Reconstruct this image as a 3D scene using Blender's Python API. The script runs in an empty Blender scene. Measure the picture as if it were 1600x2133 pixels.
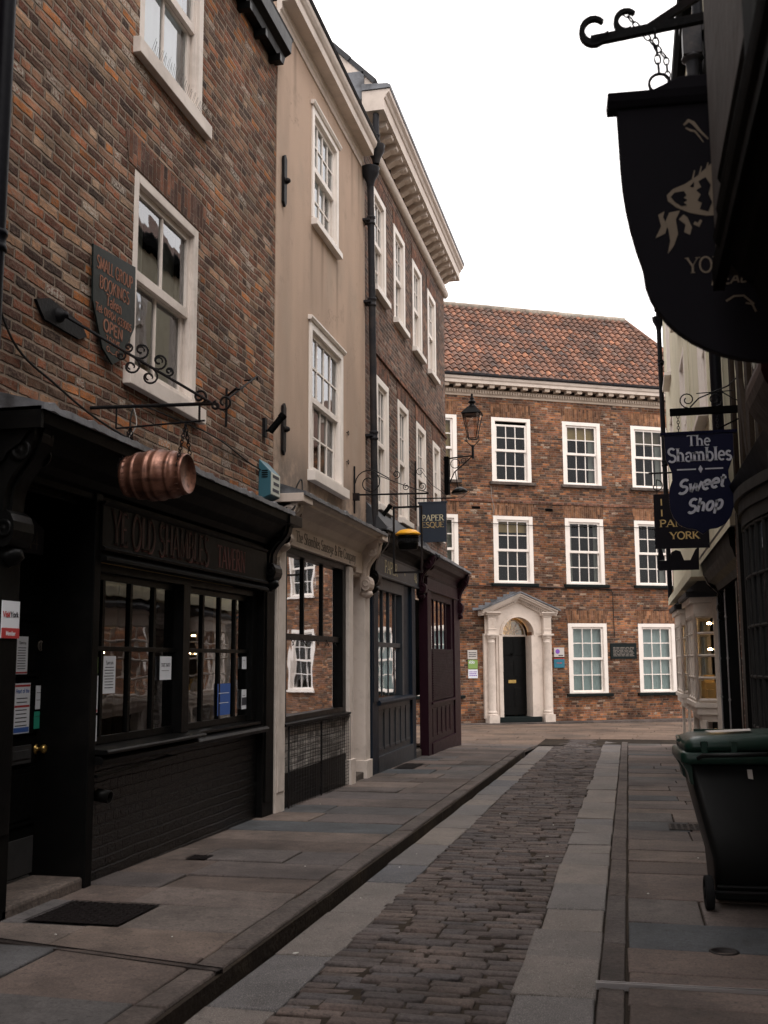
import bpy, math, random
from math import sin, cos, pi, radians, floor
from mathutils import Vector, Matrix
random.seed(7)
scene = bpy.context.scene
# ------------------------------------------------------------------ camera
YAW = math.atan(.2275); PITCH = .13932; ROLL = .0055
cam_d = bpy.data.cameras.new('camera'); cam = bpy.data.objects.new('camera', cam_d)
scene.collection.objects.link(cam); scene.camera = cam
cam_d.sensor_fit = 'HORIZONTAL'; cam_d.sensor_width = 36; cam_d.lens = 2200/1600*36
cam_d.clip_start = .05; cam_d.clip_end = 600
fw = Vector((0, cos(PITCH), sin(PITCH))); r0 = Vector((1, 0, 0)); u0_ = r0.cross(fw)
up = u0_*cos(ROLL)+r0*sin(ROLL); rt = r0*cos(ROLL)-u0_*sin(ROLL)
rz = Matrix.Rotation(YAW, 3, 'Z')
fw, up, rt = rz@fw, rz@up, rz@rt
m = Matrix((rt, up, -fw)).transposed().to_4x4(); m.translation = Vector((0, 0, 1.5))
cam.matrix_world = m
cam_d.dof.use_dof = True; cam_d.dof.focus_distance = 14; cam_d.dof.aperture_fstop = 7
# ------------------------------------------------------------------ world: overcast
w = bpy.data.worlds.new('World'); scene.world = w; w.use_nodes = True
wn = w.node_tree.nodes; wl = w.node_tree.links; wn.clear()
out = wn.new('ShaderNodeOutputWorld'); bg = wn.new('ShaderNodeBackground'); bg2 = wn.new('ShaderNodeBackground')
sky = wn.new('ShaderNodeTexSky'); sky.sky_type = 'NISHITA'; sky.sun_disc = False
sky.sun_elevation = radians(58); sky.sun_rotation = radians(150)
wl.new(sky.outputs[0], bg.inputs[0]); bg.inputs[1].default_value = .08
tc = wn.new('ShaderNodeTexCoord'); nz = wn.new('ShaderNodeTexNoise'); nz.inputs['Scale'].default_value = 1.6; nz.inputs['Detail'].default_value = 5
wl.new(tc.outputs['Generated'], nz.inputs['Vector'])
rp = wn.new('ShaderNodeValToRGB'); wl.new(nz.outputs['Fac'], rp.inputs[0])
rp.color_ramp.elements[0].position = .3; rp.color_ramp.elements[0].color = (.90, .865, .85, 1)
rp.color_ramp.elements[1].position = .65; rp.color_ramp.elements[1].color = (1, .950, .928, 1)
wl.new(rp.outputs[0], bg2.inputs[0]); bg2.inputs[1].default_value = 1.02
mx = wn.new('ShaderNodeMixShader'); mx.inputs[0].default_value = .92
wl.new(bg.outputs[0], mx.inputs[1]); wl.new(bg2.outputs[0], mx.inputs[2]); wl.new(mx.outputs[0], out.inputs[0])
sd = bpy.data.lights.new('sun', 'SUN'); sd.energy = .6; sd.angle = radians(30); sd.color = (1, .95, .91)
so = bpy.data.objects.new('sun', sd); scene.collection.objects.link(so)
so.rotation_euler = Vector((.30, -.42, .85)).to_track_quat('Z', 'Y').to_euler()
scene.view_settings.view_transform = 'Standard'; scene.view_settings.look = 'None'
scene.view_settings.exposure = 1.25; scene.view_settings.gamma = 1
scene.cycles.use_denoising = True
scene.cycles.max_bounces = 8; scene.cycles.transparent_max_bounces = 12; scene.cycles.glossy_bounces = 4

def G(s): return -.015*max(0, s-4)          # the street falls gently away from the camera

# ------------------------------------------------------------------ node helpers
class NT:
    def __init__(s, name):
        s.m = bpy.data.materials.new(name); s.m.use_nodes = True; s.t = s.m.node_tree; s.t.nodes.clear()
        s.out = s.t.nodes.new('ShaderNodeOutputMaterial')
    def n(s, typ, **kw):
        x = s.t.nodes.new(typ)
        for k, v in kw.items(): setattr(x, k, v)
        return x
    def l(s, a, b): s.t.links.new(a, b)
    def put(s, x, inp):
        if hasattr(x, 'is_output') or isinstance(x, bpy.types.NodeSocket): s.l(x, inp)
        else: inp.default_value = x
    def M(s, op, a, b=None, c=None):
        x = s.n('ShaderNodeMath', operation=op); s.put(a, x.inputs[0])
        if b is not None: s.put(b, x.inputs[1])
        if c is not None: s.put(c, x.inputs[2])
        return x.outputs[0]
    def noise(s, vec, scale, detail=3, rough=.5):
        x = s.n('ShaderNodeTexNoise'); s.l(vec, x.inputs['Vector']); x.inputs['Scale'].default_value = scale
        x.inputs['Detail'].default_value = detail; x.inputs['Roughness'].default_value = rough
        return x
    def ramp(s, fac, stops, interp='LINEAR'):
        x = s.n('ShaderNodeValToRGB'); s.l(fac, x.inputs[0]); cr = x.color_ramp; cr.interpolation = interp
        while len(cr.elements) < len(stops): cr.elements.new(.5)
        for e, (p, c) in zip(cr.elements, stops):
            e.position = p; e.color = (*c, 1) if not isinstance(c, (int, float)) else (c, c, c, 1)
        return x.outputs[0]
    def mix(s, f, a, b, blend='MIX'):
        x = s.n('ShaderNodeMix', data_type='RGBA', blend_type=blend)
        s.put(f, x.inputs[0])
        for v, i in ((a, 6), (b, 7)):
            if isinstance(v, tuple): x.inputs[i].default_value = (*v, 1)
            else: s.l(v, x.inputs[i])
        return x.outputs[2]
    def smooth(s, v, a, b):
        x = s.n('ShaderNodeMapRange', interpolation_type='SMOOTHSTEP'); s.put(v, x.inputs[0])
        x.inputs[1].default_value = a; x.inputs[2].default_value = b
        return x.outputs[0]
    def bsdf(s, col, rough=.8, metal=0, bump=None, dist=.01, strength=1, spec=.5, emit=None, coat=0):
        b = s.n('ShaderNodeBsdfPrincipled')
        if isinstance(col, tuple): b.inputs['Base Color'].default_value = (*col, 1)
        else: s.l(col, b.inputs['Base Color'])
        s.put(rough, b.inputs['Roughness']); b.inputs['Metallic'].default_value = metal
        b.inputs['Specular IOR Level'].default_value = spec
        if bump is not None:
            bn = s.n('ShaderNodeBump'); bn.inputs['Distance'].default_value = dist; bn.inputs['Strength'].default_value = strength
            s.l(bump, bn.inputs['Height']); s.l(bn.outputs[0], b.inputs['Normal'])
        s.l(b.outputs[0], s.out.inputs[0]); return b
    def uv(s):
        x = s.n('ShaderNodeUVMap'); x.uv_map = 'uv'; return x.outputs[0]
    def geo(s): return s.n('ShaderNodeNewGeometry').outputs['Position']

def brick(name, palette, mortar, bw=.225, bh=.075, jt=.011, rough=.9, bump=.012, wob=.010, headers=4, dirt=.35, gloss=None, pale=None, bigs=.5, bloom=.25):
    t = NT(name); uv = t.uv()
    n1 = t.noise(uv, 1.3, 3); n2 = t.noise(uv, 17, 3, .6)
    sx = t.n('ShaderNodeSeparateXYZ'); t.l(uv, sx.inputs[0])
    c1 = t.n('ShaderNodeSeparateColor'); t.l(n1.outputs['Color'], c1.inputs[0])
    c2 = t.n('ShaderNodeSeparateColor'); t.l(n2.outputs['Color'], c2.inputs[0])
    def dis(c, a, b, A, B): return t.M('ADD', c, t.M('ADD', t.M('MULTIPLY', t.M('SUBTRACT', a, .5), A), t.M('MULTIPLY', t.M('SUBTRACT', b, .5), B)))
    u = dis(sx.outputs[0], c1.outputs[0], c2.outputs[0], wob*2, .022)
    v = dis(sx.outputs[1], c1.outputs[1], c2.outputs[1], wob*4, .017)
    vr = t.M('DIVIDE', v, bh); row = t.M('FLOOR', vr); fv = t.M('FRACT', vr)
    ishead = t.M('LESS_THAN', t.M('MODULO', t.M('ADD', row, 4000), headers), .5)
    wid = t.M('SUBTRACT', bw, t.M('MULTIPLY', ishead, bw*.48))
    wn_ = t.n('ShaderNodeTexWhiteNoise', noise_dimensions='1D'); t.l(row, wn_.inputs['W'])
    ur = t.M('ADD', t.M('DIVIDE', u, wid), t.M('ADD', t.M('MULTIPLY', wn_.outputs['Value'], .35), t.M('MULTIPLY', t.M('MODULO', t.M('ADD', row, 4000), 2), .5)))
    col = t.M('FLOOR', ur); fu = t.M('FRACT', ur)
    cv = t.n('ShaderNodeCombineXYZ'); t.l(col, cv.inputs[0]); t.l(row, cv.inputs[1])
    rnd = t.n('ShaderNodeTexWhiteNoise', noise_dimensions='2D'); t.l(cv.outputs[0], rnd.inputs['Vector'])
    rc = t.n('ShaderNodeSeparateColor'); t.l(rnd.outputs['Color'], rc.inputs[0])
    eu = t.M('MULTIPLY', t.M('MINIMUM', fu, t.M('SUBTRACT', 1, fu)), wid)
    ev = t.M('MULTIPLY', t.M('MINIMUM', fv, t.M('SUBTRACT', 1, fv)), bh)
    e = t.M('ADD', t.M('MINIMUM', eu, ev), t.M('MULTIPLY', t.M('SUBTRACT', c2.outputs[2], .5), .005))
    mask = t.smooth(e, jt*.25, jt*.75)
    k = len(palette)
    pc = t.ramp(rnd.outputs['Value'], [((i+.0)/k, c) for i, c in enumerate(palette)], 'CONSTANT')
    n3 = t.noise(uv, 45, 5, .7); n4 = t.noise(uv, 6, 4, .6); n5 = t.noise(uv, bigs, 4, .6)
    pc = t.mix(t.smooth(n3.outputs['Fac'], .40, .72), pc, (mortar[0]*.75, mortar[1]*.7, mortar[2]*.7), 'MIX')
    hv = t.mix(1, pc, t.ramp(rc.outputs[1], [(0, .5), (1, 1.5)]), 'MULTIPLY')
    hv = t.mix(1, hv, t.ramp(n4.outputs['Fac'], [(.3, .6), (.7, 1.3)]), 'MULTIPLY')
    if pale: hv = t.mix(t.M('MULTIPLY', t.M('GREATER_THAN', rc.outputs[2], .955), t.smooth(n3.outputs['Fac'], .38, .6)), hv, pale)
    mc = t.mix(1, mortar, t.ramp(n4.outputs['Fac'], [(.3, .65), (.7, 1.2)]), 'MULTIPLY')
    c = t.mix(mask, mc, hv)
    c = t.mix(1, c, t.ramp(n5.outputs['Fac'], [(.33, 1-dirt), (.64, 1.25)]), 'MULTIPLY')
    if bloom and gloss is None:
        n6 = t.noise(uv, 1.9, 5, .7); n7 = t.noise(uv, 11, 4, .7)
        bl = t.M('MULTIPLY', t.smooth(n6.outputs['Fac'], .50, .66), t.smooth(n7.outputs['Fac'], .42, .62))
        c = t.mix(t.M('MULTIPLY', bl, bloom), c, (mortar[0]*.95, mortar[1]*.9, mortar[2]*.88))
        n8 = t.noise(uv, .9, 4, .7); c = t.mix(t.M('MULTIPLY', t.smooth(n8.outputs['Fac'], .56, .72), .55), c, t.mix(1, c, (.45, .42, .42), 'MULTIPLY'))
    h = t.M('ADD', t.M('MULTIPLY', mask, t.M('ADD', .75, t.M('MULTIPLY', rc.outputs[0], .4))), t.M('MULTIPLY', n3.outputs['Fac'], .45))
    h = t.M('ADD', h, t.M('MULTIPLY', n2.outputs['Fac'], .3))
    b = t.bsdf(c, gloss if gloss is not None else rough, bump=h, dist=bump, spec=.2 if gloss is None else .28)
    return t.m

def paint(name, col, rough=.5, bump=.0015, scale=14, dirt=.25, dcol=None, spec=.5, metal=0, streak=False):
    t = NT(name); g = t.geo()
    n1 = t.noise(g, scale, 4, .6); n2 = t.noise(g, 2.3, 4, .65)
    if streak:
        mp = t.n('ShaderNodeMapping'); t.l(g, mp.inputs[0]); mp.inputs['Scale'].default_value = (5, 5, .5); n2 = t.noise(mp.outputs[0], 1, 5, .65)
    dc = dcol or tuple(c*.45 for c in col)
    c = t.mix(t.M('MULTIPLY', t.smooth(n2.outputs['Fac'], .42, .78), dirt*1.6), col, dc)
    c = t.mix(t.M('MULTIPLY', t.smooth(n1.outputs['Fac'], .55, .8), dirt), c, dc)
    r = t.M('ADD', rough-.08, t.M('MULTIPLY', n1.outputs['Fac'], .2))
    t.bsdf(c, r, metal, bump=n1.outputs['Fac'], dist=bump, spec=spec*(.16 if max(col) < .04 else .7)); return t.m

def tinted(name, stops, rough=.85, bump=.004, scale=60, big=1.2, spec=.4, speck=None, dk=.45):
    """stone / tile material whose colour comes from a per-piece value 'tint'"""
    t = NT(name); g = t.geo(); a = t.n('ShaderNodeAttribute', attribute_name='tint')
    c = t.ramp(a.outputs['Fac'], stops)
    n1 = t.noise(g, scale, 6, .7); n2 = t.noise(g, big, 5, .65); n3 = t.noise(g, 9, 4, .7)
    c = t.mix(1, c, t.ramp(n1.outputs['Fac'], [(.3, .6), (.7, 1.4)]), 'MULTIPLY')
    c = t.mix(1, c, t.ramp(n2.outputs['Fac'], [(.3, dk), (.6, 1.15)]), 'MULTIPLY')
    c = t.mix(1, c, t.ramp(n3.outputs['Fac'], [(.3, .75), (.6, 1.08)]), 'MULTIPLY')
    pn = t.noise(g, 34, 3, .6); sn = t.noise(g, 3.1, 5, .7)
    c = t.mix(t.M('MULTIPLY', t.smooth(pn.outputs['Fac'], .60, .68), .55), c, (.02, .016, .013))
    c = t.mix(t.M('MULTIPLY', t.smooth(sn.outputs['Fac'], .58, .66), .35), c, (.03, .024, .02))
    if speck: c = t.mix(t.smooth(t.noise(g, 190, 2, .5).outputs['Fac'], .55, .7), c, speck)
    h = t.M('ADD', n1.outputs['Fac'], t.M('MULTIPLY', n3.outputs['Fac'], 1.6))
    t.bsdf(c, t.M('ADD', rough-.12, t.M('MULTIPLY', n3.outputs['Fac'], .25)), bump=h, dist=bump, spec=spec); return t.m

def glassmat(name, tint=(.75, .8, .78), boost=1.6, wob=.02, wscale=2.2, base=.03):
    t = NT(name); uv = t.uv()
    tr = t.n('ShaderNodeBsdfTransparent'); tr.inputs[0].default_value = (*tint, 1)
    gl = t.n('ShaderNodeBsdfGlossy'); gl.inputs['Roughness'].default_value = .015; gl.inputs[0].default_value = (.95, .97, 1, 1)
    nn = t.noise(uv, wscale, 2, .4); bn = t.n('ShaderNodeBump'); bn.inputs['Distance'].default_value = wob; bn.inputs['Strength'].default_value = 1
    t.l(nn.outputs['Fac'], bn.inputs['Height']); t.l(bn.outputs[0], gl.inputs['Normal'])
    fr = t.n('ShaderNodeFresnel'); fr.inputs[0].default_value = 1.5
    f = t.M('MINIMUM', t.M('ADD', t.M('MULTIPLY', fr.outputs[0], boost), base), .95)
    mxs = t.n('ShaderNodeMixShader'); t.l(f, mxs.inputs[0]); t.l(tr.outputs[0], mxs.inputs[1]); t.l(gl.outputs[0], mxs.inputs[2])
    t.l(mxs.outputs[0], t.out.inputs[0]); return t.m

def emis(name, col, st):
    t = NT(name); b = t.bsdf(col, .5); b.inputs['Emission Color'].default_value = (*col, 1); b.inputs['Emission Strength'].default_value = st; return t.m

MT = {}
MT['brick_pub'] = brick('pub_brick', [(0.1988, 0.0618, 0.0274), (0.1127, 0.0428, 0.0255), (0.3286, 0.1815, 0.1029), (0.2517, 0.076, 0.0274), (0.0636, 0.0332, 0.0255), (0.1392, 0.0523, 0.0274), (0.2544, 0.1265, 0.0735), (0.3578, 0.1188, 0.0294), (0.159, 0.0475, 0.0255), (0.0862, 0.0369, 0.0255), (0.3074, 0.198, 0.1274), (0.2385, 0.095, 0.047), (0.1723, 0.0523, 0.0255), (0.106, 0.0404, 0.0255), (0.1855, 0.0879, 0.051)], (.26, .195, .145), jt=.019, pale=(.42, .36, .30), bump=.03, wob=.016, headers=5, bw=.24, bloom=.7)
MT['brick_tall'] = brick('tall_brick', [(0.11, 0.0483, 0.031), (0.0748, 0.0357, 0.028), (0.1375, 0.0546, 0.031), (0.0572, 0.0357, 0.03), (0.099, 0.0451, 0.03), (0.165, 0.0651, 0.036)], (.235, .185, .15), bh=.068, jt=.015, pale=(.3, .24, .19), wob=.008)
MT['brick_red'] = brick('orange_brick', [(0.2366, 0.081, 0.0296), (0.1392, 0.054, 0.0275), (0.2923, 0.0999, 0.0296), (0.0766, 0.0405, 0.0264), (0.1949, 0.0648, 0.0264), (0.2784, 0.1215, 0.0486), (0.1044, 0.0459, 0.0275), (0.2088, 0.0783, 0.0296), (0.1531, 0.0567, 0.0264)], (.21, .155, .118), bw=.23, bh=.072, jt=.014, pale=(.42, .33, .25), wob=.02, bigs=.6, dirt=.55)
MT['arch_brick'] = brick('arch_brick', [(0.1995, 0.084, 0.036), (0.152, 0.063, 0.03), (0.228, 0.0998, 0.045), (0.1235, 0.0525, 0.027)], (.24, .16, .11), bw=.33, bh=.072, jt=.009, wob=.004, dirt=.3, bump=.008)
MT['arch_dark'] = brick('arch_dark', [(.16, .055, .03), (.12, .045, .03), (.20, .07, .035), (.09, .04, .03)], (.22, .16, .12), bw=.25, bh=.07, jt=.010, wob=.004, dirt=.3, bump=.01)
MT['brick_black'] = brick('black_painted_brick', [(.0028, .0028, .0028), (.004, .004, .004), (.0022, .0022, .0025)], (.0035, .0033, .0033), jt=.016, bump=.035, gloss=.24, wob=.008, headers=3)
MT['brick_white'] = brick('whitewashed_brick', [(.42, .40, .37), (.33, .31, .29), (.48, .45, .42)], (.30, .28, .26), jt=.016, bump=.02, gloss=.5, wob=.02)
MT['stucco'] = None
t = NT('stucco'); g = t.geo()
mp = t.n('ShaderNodeMapping'); t.l(g, mp.inputs[0]); mp.inputs['Scale'].default_value = (1.3, 1.3, .30)
a = t.noise(mp.outputs[0], 1, 5, .6); b = t.noise(g, .8, 4, .6); c = t.noise(g, 90, 3, .6)
col = t.mix(t.smooth(a.outputs['Fac'], .38, .72), (.47, .335, .25), (.36, .26, .195))
col = t.mix(t.smooth(b.outputs['Fac'], .5, .75), col, (.39, .295, .225))
sx = t.n('ShaderNodeSeparateXYZ'); t.l(g, sx.inputs[0])
# run-off grime at the foot of the render, above the shop's lead roof, with a ragged edge
low = t.M('SUBTRACT', 1, t.smooth(t.M('ADD', sx.outputs[2], t.M('MULTIPLY', c.outputs['Fac'], .15)), 3.55, 4.25))
low = t.M('MULTIPLY', low, t.smooth(t.noise(g, 1.6, 5, .7).outputs['Fac'], .35, .6))
col = t.mix(t.M('MULTIPLY', t.smooth(t.noise(g, 2.4, 6, .75).outputs['Fac'], .55, .7), .4), col, (.25, .185, .14))
col = t.mix(t.M('MULTIPLY', low, .75), col, (.10, .08, .065))
ck = t.M('ABSOLUTE', t.M('SUBTRACT', t.noise(g, .9, 6, .62).outputs['Fac'], .5))
ckm = t.M('MULTIPLY', t.M('SUBTRACT', 1, t.smooth(ck, .0012, .0035)), t.smooth(t.noise(g, .7, 2, .5).outputs['Fac'], .50, .58))
col = t.mix(t.M('MULTIPLY', ckm, .6), col, (.14, .10, .08))
for yc, zt in ((11.93, 6.80), (13.10, 6.80), (12.4, 6.80), (11.84, 3.62), (13.32, 3.62), (13.9, 8.8), (14.3, 8.8), (11.2, 8.8)):
    dy = t.M('ABSOLUTE', t.M('SUBTRACT', t.M('ADD', sx.outputs[1], t.M('MULTIPLY', a.outputs['Fac'], .10)), yc+.05))
    dm = t.M('MULTIPLY', t.M('SUBTRACT', 1, t.smooth(dy, .0, .09)), t.M('MULTIPLY', t.smooth(sx.outputs[2], zt-1.3, zt-.05), t.M('LESS_THAN', sx.outputs[2], zt)))
    col = t.mix(t.M('MULTIPLY', dm, .55), col, (.17, .115, .08))
t.bsdf(col, .92, bump=c.outputs['Fac'], dist=.004); MT['stucco'] = t.m
MT['cream_render'] = paint('cream_render', (.66, .61, .46), .85, .012, 5, .28, (.30, .27, .19), streak=True)
MT['white'] = paint('white_paint', (.78, .71, .65), .45, .0015, 18, .14, (.42, .36, .31))
MT['white_old'] = paint('worn_white_paint', (.68, .60, .54), .6, .003, 9, .3, (.30, .25, .21))
MT['cream'] = paint('cream_paint', (.60, .50, .43), .5, .002, 10, .22, (.27, .22, .18))
MT['cornice'] = paint('cornice_paint', (.62, .53, .46), .55, .002, 9, .25, (.26, .21, .17))
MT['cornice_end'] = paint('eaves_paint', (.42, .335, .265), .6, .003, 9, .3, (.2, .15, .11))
MT['bay_white'] = paint('bay_paint', (.80, .70, .61), .5, .002, 10, .25)
MT['black'] = paint('black_paint', (.0045, .0045, .0045), .32, .003, 9, .3, (.011, .010, .009), spec=.5)
MT['black_matt'] = paint('black_matt', (.003, .003, .003), .7, .002, 10, .1, spec=.12)
MT['charcoal'] = paint('charcoal_paint', (.0038, .0038, .0038), .42, .003, 7, .35, (.012, .011, .010), spec=.3)
MT['grey_dark'] = paint('grey_dark_paint', (.008, .008, .008), .5, .002, 8, .2, spec=.3)
MT['bow_grey'] = paint('bow_grey_paint', (.024, .024, .024), .5, .002, 8, .3, (.045, .043, .04))
MT['navy'] = paint('navy_paint', (.013, .020, .032), .4, .0015, 10, .2)
MT['slate_grey'] = paint('slate_grey_paint', (.026, .032, .040), .42, .0015, 10, .2)
MT['plum'] = paint('plum_paint', (.022, .007, .012), .4, .0015, 10, .2)
MT['red_dark'] = paint('dark_red_paint', (.010, .002, .002), .4, .006, 7, .3, spec=.2)
MT['iron'] = paint('iron', (.010, .010, .011), .5, .003, 40, .3, (.035, .018, .012))
MT['pipe'] = paint('pipe_paint', (.022, .022, .025), .45, .003, 22, .5, (.06, .05, .045))
MT['pipe_black'] = paint('pipe_black', (.004, .004, .006), .4, .002, 20, .1)
MT['lead'] = paint('lead', (.17, .175, .19), .5, .008, 12, .6, (.05, .05, .052), metal=.35)
MT['slate'] = paint('slate', (.035, .036, .040), .6, .006, 12, .4)
MT['timber'] = paint('timber', (.028, .020, .015), .8, .012, 12, .5, (.02, .014, .01), streak=True)
MT['render_brown'] = paint('brown_plaster', (.05, .038, .032), .85, .008, 8, .3)
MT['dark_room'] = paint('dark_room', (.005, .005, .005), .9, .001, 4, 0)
MT['blind'] = paint('blind', (.46, .53, .54), .8, .002, 3, .12)
MT['blind_white'] = paint('blind_white', (.75, .78, .82), .8, .002, 3, .1)
MT['curtain'] = paint('curtain', (.34, .33, .31), .9, .01, 6, .3)
MT['curtain_brown'] = paint('curtain_brown', (.16, .12, .08), .9, .01, 6, .3)
MT['ochre_room'] = paint('ochre_room', (.42, .28, .12), .8, .002, 5, .2)
MT['glass'] = glassmat('window_glass', wob=.0012, boost=1.1, base=.0)
MT['glass_far'] = glassmat('far_window_glass', wob=.0, boost=.45, base=0, tint=(.7, .74, .72))
MT['glass_old'] = glassmat('old_window_glass', wob=.003, wscale=2.4, boost=1.5)
MT['glass_shop'] = glassmat('shop_glass', wob=.0025, boost=2.2, tint=(.8, .78, .75), wscale=2.2, base=.0)
MT['glass_lamp'] = glassmat('lamp_glass', wob=.0, boost=1.2, base=.08, tint=(.85, .75, .68))
MT['gold'] = paint('gold_lettering', (.55, .38, .15), .45, .001, 20, .15)
MT['gold_pale'] = paint('pale_gold_lettering', (.62, .55, .36), .5, .001, 20, .15)
MT['letter_orange'] = paint('orange_lettering', (.26, .10, .055), .6, .001, 30, .3)
MT['letter_red'] = paint('faded_red_lettering', (.085, .018, .015), .6, .001, 20, .5)
MT['letter_buff'] = paint('buff_lettering', (.035, .024, .019), .6, .001, 20, .4)
MT['letter_grey'] = paint('grey_lettering', (.17, .145, .125), .6, .001, 20, .3)
MT['letter_white'] = paint('white_lettering', (.42, .42, .47), .5, .001, 20, .08)
MT['letter_tan'] = paint('tan_lettering', (.20, .155, .11), .6, .001, 20, .15)
MT['paper'] = paint('paper', (.72, .74, .78), .7, .0005, 20, .05)
MT['print'] = paint('print', (.05, .05, .06), .7, .0005, 20, 0)
MT['print_red'] = paint('print_red', (.42, .04, .04), .6, .0005, 20, 0)
MT['print_blue'] = paint('print_blue', (.05, .12, .38), .6, .0005, 20, 0)
MT['green_card'] = paint('green_card', (.22, .34, .10), .6, .0005, 20, 0)
MT['teal_card'] = paint('teal_card', (.03, .30, .20), .6, .0005, 20, 0)
MT['purple'] = paint('purple', (.20, .08, .40), .6, .0005, 20, 0)
MT['teal'] = paint('teal_plate', (.02, .14, .20), .5, .0005, 20, .1)
MT['plaque_dark'] = paint('plaque_dark', (.010, .014, .014), .45, .001, 20, .1)
MT['plaque_pale'] = paint('plaque_pale', (.50, .46, .43), .5, .0005, 20, .1)
MT['board_green'] = paint('board_green', (.012, .016, .015), .30, .0015, 12, .2)
MT['sign_navy'] = paint('sign_navy', (.006, .007, .024), .38, .001, 10, .1)
MT['sign_navy2'] = paint('sign_slate', (.018, .026, .042), .45, .001, 10, .15)
MT['sign_black'] = paint('sign_black', (.012, .011, .014), .55, .001, 10, .1, spec=.2)
MT['alarm_blue'] = paint('alarm_blue', (.030, .10, .13), .4, .0005, 10, .08)
MT['alarm_white'] = paint('alarm_white', (.50, .52, .46), .5, .0005, 10, .15)
MT['yellow'] = paint('yellow_plastic', (.75, .36, .02), .4, .001, 10, .08)
MT['brass'] = paint('brass', (.45, .30, .10), .3, .001, 30, .3, metal=.9)
MT['steel'] = paint('steel', (.40, .38, .38), .35, .001, 30, .3, metal=.7)
MT['kick'] = paint('kick_plate', (.07, .068, .068), .45, .001, 12, .5, metal=.4)
MT['bin_body'] = paint('bin_body', (.007, .0075, .0075), .42, .001, 30, .05, spec=1.2)
MT['bin_lid'] = paint('bin_lid', (.009, .030, .022), .3, .0015, 26, .35, (.03, .035, .028), spec=1.6)
MT['rubber'] = paint('rubber', (.015, .015, .016), .8, .001, 30, .1)
MT['grate'] = paint('grate', (.015, .012, .012), .5, .002, 30, .3, metal=.4)
MT['drain'] = paint('drain_iron', (.045, .036, .033), .5, .002, 30, .4, metal=.3)
MT['glass_warm'] = glassmat('broad_shop_glass', wob=.0013, boost=3.0, tint=(.9, .8, .7), wscale=1.6, base=.02)
MT['cable'] = paint('cable', (.03, .028, .026), .7, .001, 30, .2)
MT['cable_grey'] = paint('cable_grey', (.25, .23, .21), .7, .001, 30, .2)
MT['litter'] = paint('litter', (.62, .60, .56), .8, .001, 30, .1)
MT['slab'] = tinted('paving_stone', [(0, (0.0791, 0.0583, 0.0493)), (0.2, (0.1263, 0.0931, 0.079)), (0.4, (0.0824, 0.0696, 0.0679)), (0.55, (0.1483, 0.1098, 0.0889)), (0.7, (0.0615, 0.0673, 0.0741)), (0.85, (0.1098, 0.0874, 0.079)), (1, (0.1647, 0.1255, 0.1036))], .78, .005, 70, 1.1)
MT['kerb'] = tinted('kerb_stone', [(0, (0.0766, 0.0599, 0.0528)), (0.5, (0.1103, 0.0862, 0.0752)), (1, (0.0905, 0.0754, 0.0699))], .8, .010, 40, 1.5)
MT['granite'] = tinted('granite', [(0, (0.1426, 0.1179, 0.1043)), (0.2, (0.1222, 0.1049, 0.0979)), (0.4, (0.1527, 0.125, 0.1064)), (0.55, (0.0967, 0.0929, 0.0979)), (0.75, (0.1579, 0.13, 0.1117)), (0.9, (0.0631, 0.0669, 0.0809)), (1, (0.1731, 0.142, 0.1192))], .62, .004, 120, 1.6, speck=(.34, .32, .29), dk=.7)
MT['sett'] = tinted('sett_stone', [(0, (0.0782, 0.0607, 0.057)), (0.35, (0.1202, 0.0928, 0.0816)), (0.55, (0.0932, 0.0821, 0.0832)), (0.8, (0.1472, 0.111, 0.0948)), (1, (0.1081, 0.0791, 0.0701))], .75, .010, 55, 1.4)
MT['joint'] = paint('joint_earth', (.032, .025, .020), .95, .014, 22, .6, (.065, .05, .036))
MT['far_paving'] = tinted('far_paving', [(0, (0.1422, 0.093, 0.0677)), (0.5, (0.1706, 0.1148, 0.082)), (1, (0.1194, 0.0853, 0.0656))], .8, .006, 60, .8)
MT['step'] = tinted('step_stone', [(0, (.09, .07, .058)), (1, (.13, .10, .085))], .8, .01, 40, 2)
MT['pantile'] = tinted('clay_pantile', [(0, (0.2433, 0.1066, 0.0629)), (0.2, (0.1399, 0.0778, 0.0581)), (0.4, (0.292, 0.1317, 0.0787)), (0.55, (0.1034, 0.0728, 0.0629)), (0.7, (0.1946, 0.0903, 0.0581)), (0.85, (0.146, 0.0941, 0.0726)), (0.95, (0.3528, 0.1505, 0.0823)), (1, (0.0912, 0.0778, 0.0726))], .85, .006, 30, .9, dk=.6)
MT['ridge'] = tinted('ridge_tile', [(0, (.33, .29, .24)), (1, (.24, .19, .15))], .85, .006, 30, 1.5)
t = NT('copper_barrel'); g = t.geo(); a = t.noise(g, 9, 5, .65); b = t.noise(g, 50, 4, .6)
mp = t.n('ShaderNodeMapping'); t.l(g, mp.inputs[0]); mp.inputs['Scale'].default_value = (3, 22, 22); s_ = t.noise(mp.outputs[0], 1, 4, .6)
col = t.mix(t.smooth(a.outputs['Fac'], .35, .7), (.15, .062, .040), (.27, .13, .088)); col = t.mix(t.smooth(s_.outputs['Fac'], .45, .7), col, (.08, .034, .024))
t.bsdf(col, .38, .5, bump=b.outputs['Fac'], dist=.002); MT['copper'] = t.m
MT['light'] = emis('warm_light', (1, .62, .3), 60)

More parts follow.
